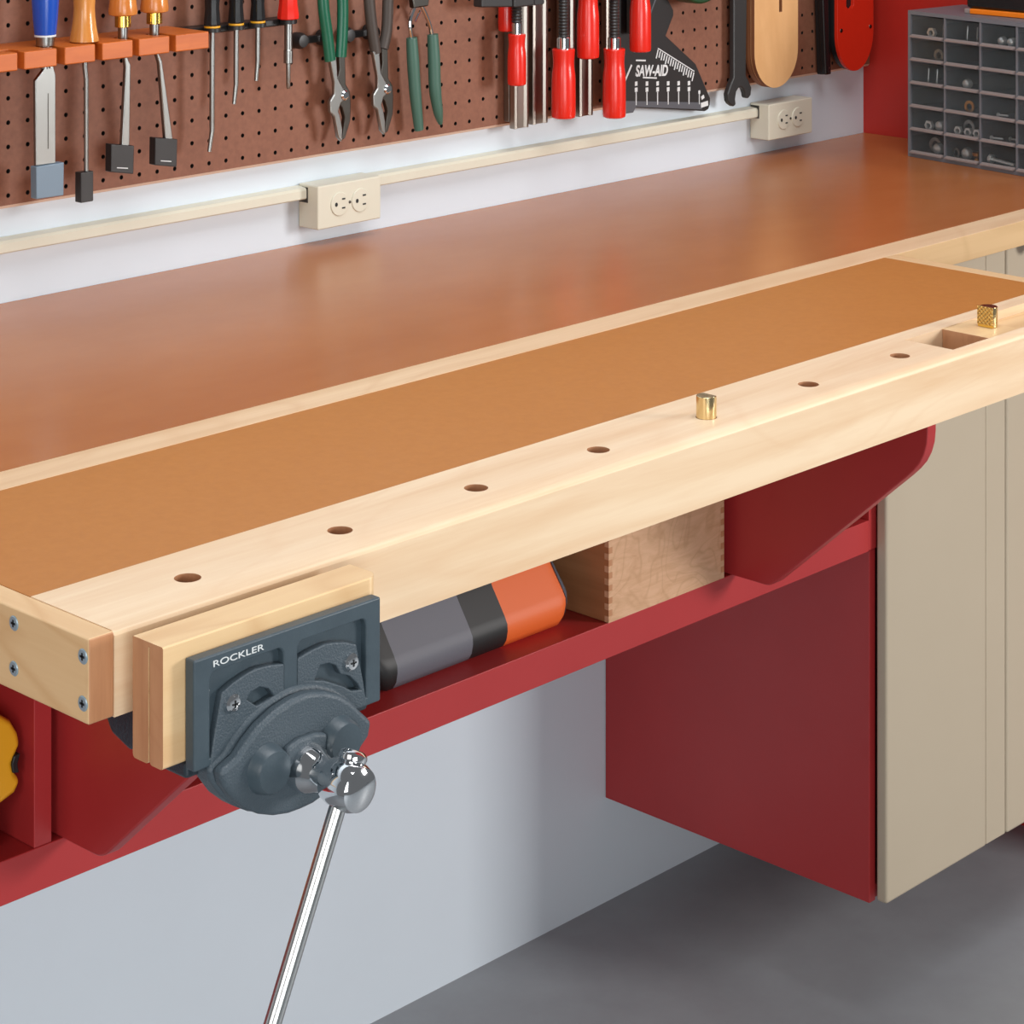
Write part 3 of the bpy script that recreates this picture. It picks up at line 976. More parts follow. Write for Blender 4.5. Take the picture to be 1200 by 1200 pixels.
# ------------------------------------------------------------------ screwdriver rack and screwdrivers
sr = thing('screwdriver_rack', 'black plastic screwdriver rack on the pegboard beside the orange rack', 'tool rack', (0.73, YW, 1.274))
bm = B()
prism_z(bm, [(0.6400, YW - 0.0003), (0.6400, -0.036), (0.812, -0.036), (0.812, YW - 0.0003)], 1.2755, 1.2840)
build('rail', bm, M['black'], sr, bevel=0.002)
for xh in (0.6725, 0.7085, 0.7415, 0.7890):
    bm = B()
    n = 24
    prism_z(bm, circ(xh, -0.045, 0.0100, 24), 1.2790, 1.2835, [circ(xh, -0.045, 0.0052, 16)])
    build('ring', bm, M['black'], sr)
def screwdriver(x, tipz, bend, label, rr=1.0, main='black_gloss'):
    t = thing('screwdriver', label, 'screwdriver', (x, -0.045, 1.2838), 'screwdrivers in the black rack')
    bm = B()
    z0 = 1.2838
    lathe(bm, (x, -0.045, z0), (0, 0, 1), [(0.0092 * rr, 0.0022), (0.0100 * rr, 0.004), (0.0095 * rr, 0.011), (0.0085 * rr, 0.022), (0.0092 * rr, 0.036), (0.0105 * rr, 0.060), (0.0100 * rr, 0.085), (0, 0.092)], 10)
    build('handle', bm, M[main], t, angle=20)
    bm = B(); lathe(bm, (x, -0.045, z0), (0, 0, 1), [(0.0090 * rr, -0.0001), (0.0094 * rr, 0.0005), (0.0094 * rr, 0.0024)], 24)
    build('ring', bm, M['yellow_ring'], t)['label'] = 'thin yellow ring at the handle base'
    bm = B()
    zt_ = tipz
    tube(bm, [(x, -0.045, z0 + 0.001), (x - 0.0004, -0.045, zt_ + 0.032), (x - 0.0002, -0.045, zt_ + 0.024), (x - bend, -0.045, zt_)], [0.0031, 0.0031, 0.0030, 0.0024], 12)
    build('shaft', bm, M['steel'], t)
screwdriver(0.6725, 1.1405, 0.0045, 'long black-handled screwdriver, its shaft reaching lowest')
screwdriver(0.7085, 1.1915, 0.0035, 'mid-length black-handled screwdriver second from the orange rack', 0.97)
screwdriver(0.7415, 1.2155, 0.0025, 'short black-handled screwdriver next to the red nut driver', 0.95)
xr = 0.7890
t = thing('nut_driver', 'red-handled nut driver with stepped steel shaft', 'screwdriver', (xr, -0.045, 1.2838))
bm = B()
lathe(bm, (xr, -0.045, 1.2843), (0, 0, 1), [(0.0120, 0.0000), (0.0132, 0.001), (0.0133, 0.006), (0.0121, 0.013), (0.0113, 0.020), (0.0110, 0.030), (0.0124, 0.045), (0.0130, 0.075), (0.009, 0.090), (0, 0.093)], 10)
build('handle', bm, M['red_plastic'], t, angle=20)
bm = B()
lathe(bm, (xr, -0.045, 1.2838), (0, 0, -1), [(0.0049, -0.001), (0.0049, 0.036), (0.0056, 0.037), (0.0056, 0.052), (0.0028, 0.053), (0.0026, 0.080), (0.0018, 0.083)], 16)
build('shaft', bm, M['steel'], t)

# ------------------------------------------------------------------ pliers and their hooks
def hook(x0, x1, z, label):
    t = thing('peg_hook', label, 'hook', (x0, YW, z), 'black pegboard hooks')
    for xx in (x0, x1):
        bm = B(); lathe(bm, (xx, YW - 0.0003, z), (0, -1, 0), [(0.0100, 0), (0.0100, 0.010), (0.0075, 0.0155), (0, 0.0165)], 20)
        build('stud', bm, M['black'], t)
    bm = B(); box(bm, x0, x1, -0.0222, -0.0150, z - 0.0045, z + 0.0045)
    build('cross_arm', bm, M['black'], t, bevel=0.0015)
hook(0.8290, 0.8700, 1.2525, 'black plastic peg hook holding the green-handled pliers')
hook(0.9060, 0.9480, 1.2525, 'black plastic peg hook holding the brown-handled pliers')
PYY = -0.036
def pliers(ox, grip, label, jaw_dx, lh, rh, spread_dark=True):
    """nose-down slip joint pliers; ox shifts the pattern"""
    t = thing('pliers', label, 'pliers', (ox + 0.0235, PYY, 1.126), 'slip-joint pliers hanging nose down')
    for nm, path in (('grip', lh), ('grip', rh)):
        bm = B()
        p = spline([(q[0], PYY - (0.002 if path is lh else -0.002), q[1]) for q in path], 5)
        tube(bm, p, [0.0080] * len(p), 14, flat=0.75)
        build(nm, bm, M[grip], t)
    o = ox
    bm = B()   # rear half: right shank and left jaw
    prism_y(bm, [(o + 0.0010 + 0.0345, 1.2350), (o + 0.0460, 1.2350), (o + 0.0470, 1.1950), (o + 0.0545, 1.1850), (o + 0.0555, 1.1700), (o + 0.0550, 1.1500), (o + 0.0460, 1.1285), (o + 0.0390, 1.1262),
                 (o + 0.0425, 1.1390), (o + 0.0450, 1.1540), (o + 0.0405, 1.1670), (o + 0.0300, 1.1760), (o + 0.0310, 1.1950), (o + 0.0365, 1.2150)], PYY - 0.0005, PYY + 0.0060)
    build('jaw', bm, M['steel_dark'], t, bevel=0.0016)
    bm = B()
    prism_y(bm, [(o + 0.0145, 1.2320), (o + 0.0260, 1.2320), (o + 0.0285, 1.2050), (o + 0.0400, 1.1880), (o + 0.0420, 1.1790), (o + 0.0330, 1.1735), (o + 0.0295, 1.1640), (o + 0.0325, 1.1580), (o + 0.0362, 1.1420),
                 (o + 0.0355, 1.1262), (o + 0.0290, 1.1320), (o + 0.0225, 1.1590), (o + 0.0160, 1.1640), (o + 0.0155, 1.1780), (o + 0.0225, 1.1860), (o + 0.0225, 1.2000)], PYY - 0.0065, PYY - 0.0006)
    build('jaw', bm, M['steel'], t, bevel=0.0016)
    bm = B(); lathe(bm, (o + 0.0395, PYY - 0.0060, 1.1830), (0, -1, 0), [(0.0062, 0), (0.0062, 0.0015), (0.0045, 0.003), (0, 0.0034)], 20)
    build('pivot', bm, M['chrome'], t)
    return t
pliers(0.8430, 'green_rubber', 'slip-joint pliers with bright green grips hanging nose down', 0,
       [(0.8495, 1.318), (0.8520, 1.290), (0.8570, 1.262), (0.8625, 1.2270)], [(0.8850, 1.318), (0.8868, 1.290), (0.8860, 1.258), (0.8835, 1.2290)])
pliers(0.9150, 'brown_grip', 'slip-joint pliers with dark brown grips hanging nose down', 0,
       [(0.9260, 1.315), (0.9280, 1.290), (0.9320, 1.262), (0.9385, 1.2290)], [(0.9650, 1.315), (0.9630, 1.290), (0.9610, 1.256), (0.9545, 1.2330)])
t = thing('pliers', 'pliers with long grey-green grips hanging handles down below the pegs', 'pliers', (1.02, -0.035, 1.122))
for path, rad in (([(1.0030, 1.2420), (1.0055, 1.2120), (1.0095, 1.1700), (1.0160, 1.1240)], [0.0078, 0.0088, 0.0084, 0.0066]),
                  ([(1.0400, 1.2430), (1.0425, 1.2100), (1.0445, 1.1720), (1.0500, 1.1430), (1.0545, 1.1270)], [0.0078, 0.0090, 0.0088, 0.0070, 0.0026])):
    bm = B()
    p = spline([(q[0], -0.035, q[1]) for q in path], 5)
    rr = [rad[min(i // 5, len(rad) - 1)] * (1 - (i % 5) / 5) + rad[min(i // 5 + 1, len(rad) - 1)] * (i % 5) / 5 for i in range(len(p))]
    tube(bm, p, rr, 14, flat=0.8)
    build('grip', bm, M['grey_green'], t)
for path in ([(1.0030, 1.2380), (0.9995, 1.2600), (1.0045, 1.2740), (1.0130, 1.2840), (1.0300, 1.2900)], [(1.0390, 1.2400), (1.0345, 1.2560), (1.0260, 1.2720), (1.0180, 1.2830), (1.0040, 1.2940)]):
    bm = B()
    p = spline([(q[0], -0.035, q[1]) for q in path], 5)
    tube(bm, p, [0.0028] * len(p), 10)
    build('shank', bm, M['chrome'], t)
bm = B()
prism_y(bm, [(1.0030, 1.2790), (1.0290, 1.2800), (1.0320, 1.2960), (1.0260, 1.3200), (1.0180, 1.3350), (1.0080, 1.3200), (1.0000, 1.2960)], -0.0395, -0.0305)
build('jaw', bm, M['steel_dark'], t, bevel=0.002)
bm = B(); tube(bm, [(1.0080, -0.036, 1.2620), (1.0170, -0.036, 1.2750)], 0.0016, 8)
build('spring', bm, M['chrome'], t)
hk = thing('peg_hook', 'steel peg hook behind the hanging grey-green pliers', 'hook', (1.016, YW, 1.297))
bm = B(); tube(bm, [(1.016, YW - 0.0005, 1.3005), (1.016, -0.0295, 1.3005)], 0.0025, 10)
build('prong', bm, M['steel_dark'], hk)

# ------------------------------------------------------------------ bar clamps
JAW_STEP = [0]
def clamp(label, xb, bar_z, xh, yh, hz0, hz1, rad, y_bar=-0.0225, bw=0.0135, arm=None, spindle=True, extra_left=None, ell=None):
    t = thing('bar_clamp', label, 'clamp', (xb, y_bar, bar_z), 'red-handled bar clamps on the pegboard')
    bm = B()
    d_ = 0.0045
    prism_z(bm, [(xb - bw, y_bar + d_), (xb - bw, y_bar - d_), (xb - bw * 0.7, y_bar - d_ * 1.2), (xb - bw * 0.45, y_bar - d_ * 0.55), (xb + bw * 0.45, y_bar - d_ * 0.55), (xb + bw * 0.7, y_bar - d_ * 1.2), (xb + bw, y_bar - d_), (xb + bw, y_bar + d_)],
            bar_z, max(1.40, hz1 + 0.05) + 0.052 + 0.026 * ((JAW_STEP[0] + 1) % 4))
    build('bar', bm, M['bar_steel'], t, bevel=0.0005)
    az = arm if arm else 1.2800
    ztop = max(1.40, hz1 + 0.05)
    JAW_STEP[0] += 1
    zj = ztop + 0.030 + 0.026 * (JAW_STEP[0] % 4)
    ya = min(yh, y_bar) - 0.011
    bm = B()
    x0, x1 = min(xb, xh) - 0.0165, max(xb, xh) + 0.0165
    def arm_outline():
        if ell is None:
            return [(x0, ya), (x1, ya), (x1, y_bar + 0.0065), (x0, y_bar + 0.0065)]
        sx, y_scr0, y_scr1, y_b0, y_b1 = ell          # L-shaped: one leg at the screw, one at the bar
        return [(x0, y_scr0), (sx, y_scr0), (sx, y_b0), (x1, y_b0), (x1, y_b1), (sx - 0.009, y_b1), (sx - 0.009, y_scr1), (x0, y_scr1)]
    prism_z(bm, arm_outline(), az, az + 0.022)
    if extra_left:
        prism_y(bm, [(x0 + 0.001, az + 0.0005), (x0 + 0.001, az + 0.018), (extra_left, az + 0.020), (extra_left, az + 0.0045)], yh - 0.008, yh + 0.008)
    build('sliding_arm', bm, M['black_steel'], t, bevel=0.002)
    bm = B(); prism_z(bm, arm_outline(), zj, zj + 0.022)
    build('fixed_jaw', bm, M['black_steel'], t, bevel=0.002)
    bm = B()
    prof = [(0.0066, 0)]
    z = hz1 + 0.010
    n = int((ztop - z) / 0.0042)
    prof = []
    for i in range(n):
        prof += [(0.0058, i * 0.0042), (0.0070, i * 0.0042 + 0.0021)]
    lathe(bm, (xh, yh, z), (0, 0, 1), prof, 16)
    build('spindle', bm, M['black_steel'], t)
    bm = B(); lathe(bm, (xh, yh, ztop - 0.004), (0, 0, 1), [(0.0068, 0), (0.0078, 0.003), (0.0078, 0.008), (0.005, 0.011)], 18)
    build('swivel_pad', bm, M['black_steel'], t)
    bm = B(); lathe(bm, (xh, yh, hz1 - 0.002), (0, 0, 1), [(rad * 0.56, 0), (rad * 0.56, 0.0165), (rad * 0.48, 0.0175)], 20)
    build('collar', bm, M['chrome'], t)['label'] = 'bright steel collar'
    bm = B()
    H = hz1 - hz0
    lathe(bm, (xh, yh, hz0), (0, 0, 1), [(rad * 0.78, 0), (rad * 0.96, 0.0015), (rad, 0.005), (rad * 1.0, H * 0.30), (rad * 0.99, H * 0.55), (rad * 0.96, H * 0.64), (rad * 0.88, H * 0.74),
                                         (rad * 0.87, H * 0.82), (rad * 0.92, H * 0.93), (rad * 0.94, H * 0.985), (rad * 0.88, H)], 36)
    build('handle', bm, M['red_plastic'], t)['label'] = 'glossy red handle'
    return t
clamp('short red-handled clamp nearest the pliers, its bar end showing below the handle', 1.2050, 1.1046, 1.1795, -0.050, 1.1655, 1.2325, 0.0124, y_bar=-0.030, arm=1.2690, extra_left=1.1060, ell=(1.2010, -0.061, -0.0440, -0.061, -0.0240))
clamp('small red-handled clamp half hidden behind the one nearest the pliers', 1.2060, 1.1130, 1.1800, -0.0300, 1.2345, 1.2850, 0.0105, y_bar=-0.0185, arm=1.3250, ell=(1.1905, -0.0410, -0.0122, -0.0238, -0.0122))
clamp('bare-bar clamp whose plain grey bar hangs beside the first red handle', 1.2450, 1.1055, 1.2500, -0.060, 1.4700, 1.5600, 0.0200, y_bar=-0.0265, bw=0.0145, arm=1.5850)
clamp('red-handled clamp with a bright collar, hanging low left of the raised pair', 1.2960, 1.1085, 1.2590, -0.060, 1.1145, 1.2070, 0.0162, y_bar=-0.030, arm=1.2850, ell=(1.2800, -0.0710, -0.0360, -0.0480, -0.0235))
clamp('red-handled clamp hanging high with its bar showing below the handle', 1.3320, 1.1065, 1.3075, -0.060, 1.1895, 1.2850, 0.0152, y_bar=-0.0305, arm=1.3150, ell=(1.3250, -0.0710, -0.0450, -0.0710, -0.0240))
clamp('red-handled clamp hanging low in front of the black saw guide', 1.3850, 1.1150, 1.3575, -0.063, 1.1045, 1.1985, 0.0158, y_bar=-0.0315, arm=1.2720, ell=(1.3830, -0.0740, -0.0450, -0.0400, -0.0250))
clamp('red-handled clamp hanging high in front of the black saw guide', 1.4380, 1.2100, 1.4115, -0.063, 1.1890, 1.2850, 0.0150, y_bar=-0.0315, arm=1.3000, ell=(1.4320, -0.0740, -0.0450, -0.0740, -0.0250))

# ------------------------------------------------------------------ black saw guide with white markings
sg = thing('saw_guide', 'black triangular saw guide with white lettering and scale marks', 'saw guide', (1.52, -0.018, 1.082))
YG = -0.0205
bm = B()
gp = [(1.4110, 1.0975), (1.4462, 1.0969), (1.4516, 1.1030), (1.6040, 1.0815), (1.6115, 1.0835), (1.6150, 1.0900), (1.6155, 1.0991), (1.5826, 1.1517), (1.5162, 1.1980), (1.5331, 1.2256), (1.5330, 1.2330), (1.5218, 1.2483),
      (1.5100, 1.2900), (1.4700, 1.3300), (1.4300, 1.3300), (1.4110, 1.3100)]
prism_y(bm, gp, YG, YG + 0.0055)
build('body', bm, M['black_board'], sg, bevel=0.001)
bm = B(); prism_y(bm, [(1.4170, 1.0985), (1.4455, 1.0978), (1.4516, 1.1045), (1.5960, 1.0850), (1.5960, 1.0950), (1.4170, 1.1165)], YG - 0.0004, YG + 0.0002)
build('grey_band', bm, M['grey_band'], sg, smooth=False)['label'] = 'dark grey band along the lower edge'
lettering('lettering', 'SAW-AID', 0.0215, (1.4500, YG - 0.0003, 1.1475), sg, M['white_ink'], width=0.0690, rot=-0.085, tilt=0.08, bold=0.0006)
bm = B()
def slanted(p, q, w, y=YG - 0.0003):
    (x0, z0), (x1, z1) = p, q
    dx, dz = x1 - x0, z1 - z0
    L_ = math.hypot(dx, dz)
    nx, nz = -dz / L_ * w / 2, dx / L_ * w / 2
    prism_y(bm, [(x0 + nx, z0 + nz), (x0 - nx, z0 - nz), (x1 - nx, z1 - nz), (x1 + nx, z1 + nz)], y - 0.0002, y + 0.0005)
for i in range(7):                                    # lower scale: thin line with two blurred figures over it
    xx = 1.4516 + i * 0.0231
    zt_ = 1.1378 - i * 0.0022
    if i < 6:
        slanted((xx, zt_ - 0.004), (xx, zt_ + 0.002), 0.0052)
        slanted((xx, zt_ - 0.0125), (xx, zt_ - 0.0065), 0.0056)
        slanted((xx, zt_ - 0.0310), (xx, zt_ - 0.0130), 0.0018)
    else:
        slanted((xx, 1.1080), (xx, 1.1130), 0.0040)
        slanted((xx, 1.0930), (xx, 1.1080), 0.0014)
for i in range(17):                                   # scale of close strokes along the sloping edge
    f = i / 16
    xx, zz = 1.4990 + f * 0.0790, 1.1800 - f * 0.0400
    l = 0.0120 if i % 4 == 0 else (0.0090 if i % 2 else 0.0105)
    slanted((xx, zz), (xx - l * 0.35, zz - l), 0.0021)
slanted((1.4985, 1.1820), (1.5790, 1.1415), 0.0014)
slanted((1.4270, 1.1420), (1.4420, 1.1640), 0.0032)
slanted((1.5950, 1.1010), (1.6010, 1.1035), 0.0050)
slanted((1.5940, 1.0910), (1.6100, 1.0925), 0.0070)
slanted((1.4510, 1.1695), (1.4720, 1.1672), 0.0022)
slanted((1.4660, 1.1440), (1.4960, 1.1402), 0.0020)
build('scale_marks', bm, M['white_ink'], sg, smooth=False)
bm = B(); slanted((1.4720, 1.2150), (1.4960, 1.2560), 0.0030)
build('groove', bm, M['grey_band'], sg, smooth=False)

# green tool above the guide
bm = B()
prism_y(bm, circ(1.5580, 1.3075, 0.0650, 48), -0.055, -0.0214)
gt = build('hanging_tape_reel', bm, M['dark_green'], bevel=0.004, org=(1.558, -0.0214, 1.3075))
tag(gt, 'dark green round-bottomed tool peeking in at the top edge above the saw guide', 'tool')

# black open-end wrench
bm = B()
wp = [(1.6570, 1.3400), (1.6570, 1.1260), (1.6500, 1.1160), (1.6425, 1.1030), (1.6440, 1.0930), (1.6482, 1.0880), (1.6570, 1.0832), (1.6625, 1.0855), (1.6610, 1.0940), (1.6635, 1.1040), (1.6690, 1.1095), (1.6745, 1.1100),
      (1.6800, 1.1065), (1.6835, 1.1000), (1.6850, 1.0930), (1.6920, 1.0915), (1.6975, 1.0960), (1.6990, 1.1070), (1.6930, 1.1170), (1.6860, 1.1260), (1.6900, 1.3400)]
prism_y(bm, wp, -0.0310, -0.0220)
wr = thing('wrench', 'black open-end wrench hanging jaw down beside the wooden paddle', 'wrench', (1.672, -0.0265, 1.084))
build('body', bm, M['black_steel'], wr, bevel=0.0022, seg=3)
hk = thing('peg_hook', 'steel peg hook carrying the black wrench', 'hook', (1.672, YW, 1.3430))
bm = B(); tube(bm, [(1.672, YW - 0.0005, 1.3430), (1.672, -0.034, 1.3430)], 0.0025, 10)
build('prong', bm, M['steel_dark'], hk)

# wooden paddle and red insert plate: rounded ends with a slot
def rounded_plate(x0, x1, zc, zb_, ztop, sl):
    pts = [(x1, ztop), (x0, ztop)]
    cxx = (x0 + x1) / 2
    r = (x1 - x0) / 2
    n = 22
    for i in range(n + 1):
        a = PI + PI * i / n
        pts.append((cxx + r * math.cos(a), zc + (zc - zb_) * math.sin(a)))
    return pts
pd = thing('wooden_paddle', 'pale plywood insert plate with a round lower end hanging over the second outlet', 'insert plate', (1.745, -0.03, 1.103))
bm = B()
slotp = [(1.7530, 1.2140), (1.7600, 1.2140), (1.7600, 1.330), (1.7530, 1.330)]
prism_y(bm, rounded_plate(1.6938, 1.7990, 1.1580, 1.1025, 1.40, None), -0.0400, -0.0335, [slotp])
o = build('front_layer', bm, M['ply'], pd, bevel=0.0008, extra=(M['ply_edge'],))
for p in o.data.polygons:
    if abs(p.normal.y) < 0.5:
        p.material_index = 1
bm = B()
prism_y(bm, rounded_plate(1.6940, 1.7988, 1.1580, 1.1027, 1.40, None), -0.0330, -0.0222, [slotp])
o = build('rear_layer', bm, M['ply'], pd, bevel=0.0008, extra=(M['ply_edge'],))
for p in o.data.polygons:
    if abs(p.normal.y) < 0.5:
        p.material_index = 1
# black bar tool
bb = thing('pry_bar', 'long black metal bar hanging between the plywood plate and the red plate', 'bar', (1.885, -0.03, 1.107))
bm = B()
prism_y(bm, [(1.8640, 1.34), (1.8765, 1.1075), (1.8995, 1.1060), (1.8975, 1.1500), (1.8900, 1.34)], -0.0270, -0.0165)
build('rear_blade', bm, M['black_gloss'], bb, bevel=0.0015)
bm = B()
prism_y(bm, [(1.8580, 1.34), (1.8700, 1.1400), (1.8725, 1.1085), (1.8820, 1.1080), (1.8760, 1.34)], -0.0370, -0.0275)
build('front_blade', bm, M['black_gloss'], bb, bevel=0.0022)
bm = B(); lathe(bm, (1.8925, -0.0268, 1.1165), (0, -1, 0), [(0.0018, 0), (0.0018, 0.001), (0, 0.0012)], 12)
build('rivet', bm, M['steel'], bb)
ri = thing('insert_plate', 'red insert plate with a round lower end hanging by the red corner', 'insert plate', (1.944, -0.03, 1.108))
bm = B()
slotp = [(1.9205, 1.2090), (1.9255, 1.2050), (1.9345, 1.2050), (1.9395, 1.2090), (1.9395, 1.300), (1.9205, 1.300)]
prism_y(bm, rounded_plate(1.8975, 1.9915, 1.1670, 1.1080, 1.40, None), -0.0400, -0.0340, [slotp])
o = build('red_face', bm, M['red_insert'], ri, bevel=0.0008)
for sx in (1.9075, 1.9830):
    bm = B(); lathe(bm, (sx, -0.0400, 1.1730), (0, -1, 0), [(0.0034, 0), (0.0030, 0.0006), (0, 0.0008)], 16)
    build('screw', bm, M['steel_dark'], ri)
bm = B()
prism_y(bm, rounded_plate(1.8985, 1.9905, 1.1670, 1.1095, 1.40, None), -0.0338, -0.0235)
build('black_core', bm, M['black'], ri, bevel=0.0008)

# ------------------------------------------------------------------ grey parts organizer with clear drawers
u = Vector((-0.1270, -0.9919, 0)).normalized()
rotz = math.atan2(u.y, u.x)
O = Vector((1.8877, -0.1756, 1.0003))
org_t = thing('parts_organizer', 'grey small-parts organizer with clear drawers standing on the bench by the red wall', 'organizer', O, None, rotz)
WO, DO, HO = 0.2745, 0.122, 0.2160
def L(name, bm, m, parent, **k):
    bmesh.ops.recalc_face_normals(bm, faces=bm.faces[:])
    me = bpy.data.meshes.new(name)
    bm.to_mesh(me); bm.free()
    me.materials.append(m)
    o = bpy.data.objects.new(name, me)
    COL.objects.link(o)
    o.parent = parent
    bev = k.get('bevel', 0)
    for p in me.polygons:
        p.use_smooth = bool(bev)
    if bev:
        b = o.modifiers.new('bevel', 'BEVEL'); b.width = bev; b.segments = 2; b.limit_method = 'ANGLE'; b.harden_normals = True
    return o
colp, rowp = 0.0668, 0.03430
bm = B()
box(bm, 0, WO, 0, DO, 0, 0.0050)
box(bm, 0, WO, 0, DO, HO - 0.0055, HO)
box(bm, 0, 0.0052, 0, DO, 0.005, HO - 0.0055)
box(bm, WO - 0.0052, WO, 0, DO, 0.005, HO - 0.0055)
box(bm, 0.0052, WO - 0.0052, DO - 0.003, DO, 0.005, HO - 0.0055)
for c in range(1, 4):
    xx = 0.0036 + c * colp
    box(bm, xx - 0.0018, xx + 0.0018, 0.0008, DO - 0.003, 0.005, HO - 0.0055)
for r in range(1, 6):
    zz = 0.0050 + r * rowp
    for c in range(4):
        xx = 0.0036 + c * colp
        box(bm, xx + 0.0019, xx + colp - 0.0019, 0.0012, DO - 0.003, zz - 0.0010, zz + 0.0002)
L('frame', bm, M['grey_frame'], org_t)['label'] = 'grey plastic frame'
def drawer_mesh():
    b = B()
    w, h, dd = colp - 0.0056, rowp - 0.0030, 0.100
    box(b, 0, w, 0.0, 0.0015, 0, h)
    box(b, 0, 0.0012, 0.0015, dd, 0, h * 0.8)
    box(b, w - 0.0012, w, 0.0015, dd, 0, h * 0.8)
    box(b, 0.0012, w - 0.0012, 0.0015, dd, 0, 0.0012)
    box(b, 0.0012, w - 0.0012, dd - 0.0012, dd, 0.0012, h * 0.8)
    return b
def lip_mesh():
    b = B()
    w = colp - 0.0056
    prism_x(b, [(-0.0058, 0.0002), (-0.0058, 0.0022), (-0.0040, 0.0022), (0.0, 0.0040), (0.0, 0.0002)], 0.0, w)
    return b
proto_d = L('drawer', drawer_mesh(), M['drawer'], org_t)
proto_l = L('pull', lip_mesh(), M['drawer_lip'], proto_d)
for c in range(4):
    for r in range(6):
        pos = (0.0036 + c * colp + 0.0028, 0.0016, 0.0050 + r * rowp + 0.0008)
        if c == 0 and r == 0:
            dd_, ll_ = proto_d, proto_l
        else:
            dd_ = proto_d.copy(); COL.objects.link(dd_)
            ll_ = proto_l.copy(); COL.objects.link(ll_)
            ll_.parent = dd_
        dd_.location = pos
        dd_['label'] = 'smoky clear plastic drawer'
Rz = Matrix.Rotation(rotz, 4, 'Z')
def in_drawer(c, row_from_top, fx, dy):
    """point on the floor of a drawer: column, row from the top, fraction across, depth behind the front"""
    r = 5 - row_from_top
    w = colp - 0.0056
    p = Vector((0.0036 + c * colp + 0.0028 + fx * w, 0.0016 + dy, 0.0050 + r * rowp + 0.0008 + 0.0013))
    return O + Rz.to_3x3() @ p
def part_obj(name, bm, m, p, label, cat, group):
    bmesh.ops.recalc_face_normals(bm, faces=bm.faces[:])
    me = bpy.data.meshes.new(name)
    bm.to_mesh(me); bm.free()
    me.materials.append(m)
    for q in me.polygons:
        q.use_smooth = True
    try:
        me.set_sharp_from_angle(angle=math.radians(30))
    except Exception:
        pass
    o = bpy.data.objects.new(name, me)
    COL.objects.link(o)
    o.location = p
    o.rotation_euler = (0, 0, rotz)
    tag(o, label, cat, group)
    return o
COLN = ['leftmost column', 'second column', 'third column', 'rightmost column']
ROWN = ['top row', 'second row', 'third row', 'fourth row', 'fifth row', 'bottom row']
SIDE = lambda fx: 'left' if fx < 0.4 else ('middle' if fx < 0.62 else 'right')
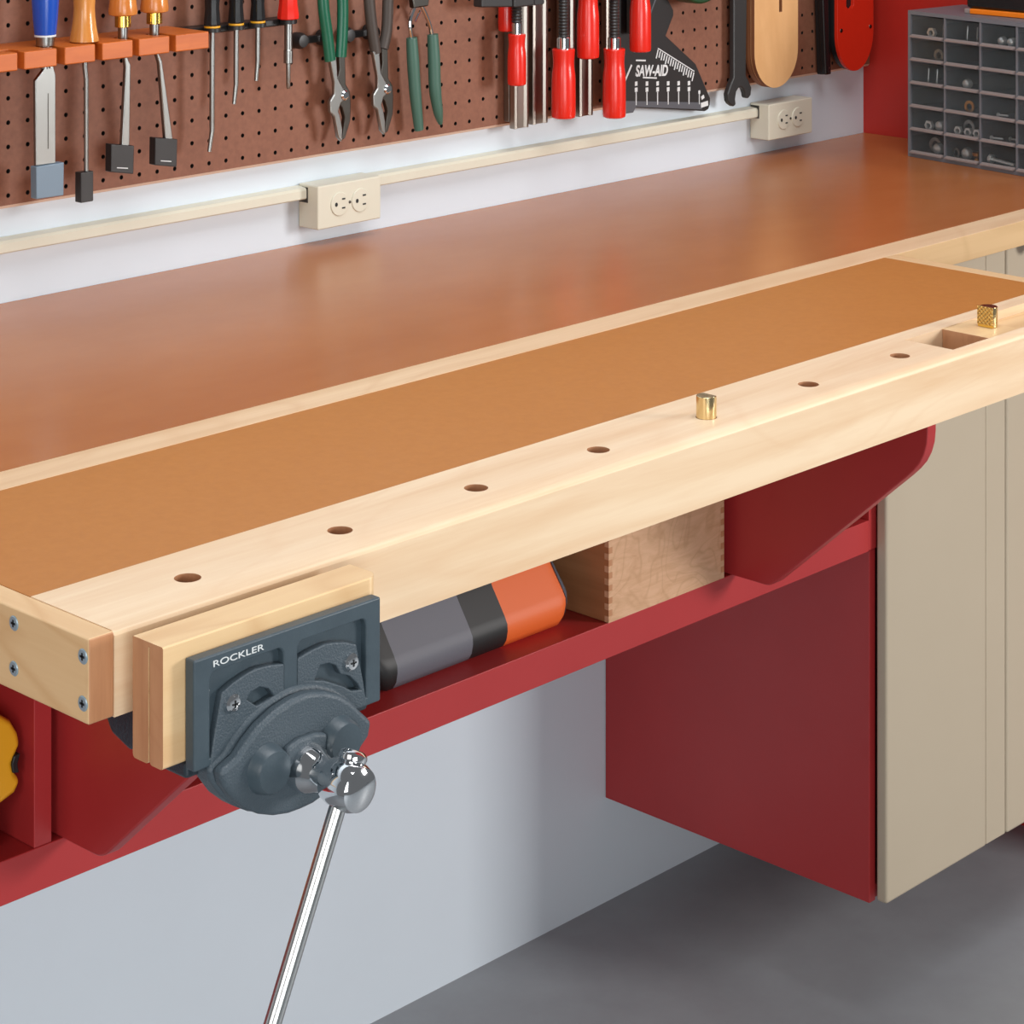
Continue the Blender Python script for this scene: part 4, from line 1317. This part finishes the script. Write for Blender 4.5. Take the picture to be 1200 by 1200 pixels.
def hw(kind, c, r, fx, dy=0.008, k=1.0):
    k *= 1.25
    p = in_drawer(c, r, fx, dy + (0.004 if kind == 'cap' else 0.0015))
    bm = B()
    where = '%s in drawer of %s, %s' % (SIDE(fx), COLN[c], ROWN[r])
    if kind == 'nut':
        R_ = 0.0062 * k
        prism_y(bm, circ(0, R_ * 0.866, R_, 6), -0.0028, 0.0028, [circ(0, R_ * 0.866, R_ * 0.5, 12)])
        part_obj('hex_nut', bm, M['hardware'], p, 'steel hex nut ' + where, 'nut', 'hardware in the organizer drawers')
    elif kind == 'cap':
        R_ = 0.0068 * k
        lathe(bm, (0, 0, R_), (0, -1, 0), [(R_, -0.004), (R_, 0.0), (R_ * 0.8, 0.004), (R_ * 0.4, 0.006), (0, 0.0066)], 18)
        part_obj('cap_nut', bm, M['hardware'], p, 'bright domed cap nut ' + where, 'nut', 'hardware in the organizer drawers')
    elif kind in ('washer', 'ring'):
        R_ = 0.0072 * k
        prism_y(bm, circ(0, R_, R_, 20), -0.0010, 0.0010, [circ(0, R_, R_ * 0.55, 16)])
        m = M['copper'] if kind == 'washer' else M['steel']
        part_obj('washer', bm, m, p, ('brass washer ' if kind == 'washer' else 'grey steel washer ') + where, 'washer', 'hardware in the organizer drawers')
    elif kind == 'pin':
        lathe(bm, (0, 0, 0), (0.06, 0, 1), [(0.0016, 0.0002), (0.0016, 0.016 * k), (0.001, 0.018 * k)], 10)
        part_obj('steel_pin', bm, M['steel'], p, 'small steel pin ' + where, 'pin', 'hardware in the organizer drawers')
    elif kind == 'screw':
        lathe(bm, (-0.010 * k, 0, 0.0034), (1, 0.1, 0.02), [(0.0034, 0), (0.0034, 0.002), (0.0016, 0.003), (0.0016, 0.019 * k), (0, 0.022 * k)], 12)
        part_obj('machine_screw', bm, M['hardware'], p, 'small steel screw ' + where, 'screw', 'hardware in the organizer drawers')
    elif kind == 'bolt':
        lathe(bm, (-0.018, 0, 0.0076), (1, 0.05, -0.10), [(0.0068, 0), (0.0068, 0.005), (0.0028, 0.0055), (0.0028, 0.044), (0, 0.045)], 12)
        part_obj('bolt', bm, M['hardware'], p, 'long steel bolt ' + where, 'bolt', 'hardware in the organizer drawers')
    elif kind == 'knob':
        lathe(bm, (0, 0, 0.0), (0, 0, 1), [(0.005, 0.0002), (0.004, 0.004), (0.0075, 0.008), (0.0075, 0.012), (0, 0.014)], 16)
        part_obj('brass_knob', bm, M['copper'], p, 'small brass knob ' + where, 'knob', 'hardware in the organizer drawers')
for a in [('nut', 0, 0, .50), ('pin', 0, 0, .80, .012, .9), ('pin', 1, 0, .50), ('pin', 1, 0, .75, .012), ('cap', 2, 0, .44, .008, .80), ('cap', 2, 0, .72, .008, .80),
          ('ring', 0, 1, .72), ('pin', 0, 2, .38), ('pin', 0, 2, .65), ('cap', 1, 2, .48, .007, .85), ('washer', 1, 3, .58), ('screw', 2, 3, .48, .008, .7), ('pin', 2, 3, .88),
          ('cap', 3, 3, .35, .006, .8), ('nut', 0, 4, .42), ('cap', 0, 4, .72, .008, .95), ('nut', 1, 4, .24, .008, .9), ('nut', 1, 4, .55, .008, .9), ('nut', 1, 4, .82, .008, .9), ('ring', 1, 4, .40, .020, 1.2),
          ('screw', 2, 4, .30, .008, .8), ('screw', 2, 4, .70, .020, .8), ('ring', 0, 5, .50, .016, 1.3), ('cap', 0, 5, .66, .008, 1.0), ('ring', 1, 5, .14, .010, .8), ('cap', 1, 5, .45), ('knob', 1, 5, .76, .012), ('bolt', 2, 5, .40),
          ('screw', 3, 5, .35), ('nut', 3, 4, .5)]:
    hw(*a)

# black case with an orange strip standing on the organizer
bc = thing('tool_box', 'black tool box with an orange base strip standing on the grey organizer', 'tool box', (1.955, -0.345, 1.2164))
bm = B(); box(bm, 1.9120, 1.9960, -0.4400, -0.2600, 1.2240, 1.300)
build('body', bm, M['black_gloss'], bc, bevel=0.006, seg=3)
bm = B(); box(bm, 1.9085, 1.9960, -0.4400, -0.2690, 1.2166, 1.2242)
build('base_strip', bm, M['orange_plastic'], bc, bevel=0.0015)['label'] = 'bright orange base strip'
bm = B(); box(bm, 1.9100, 1.9200, -0.2685, -0.2590, 1.2166, 1.2238)
build('latch', bm, M['drawer_lip'], bc, bevel=0.001)
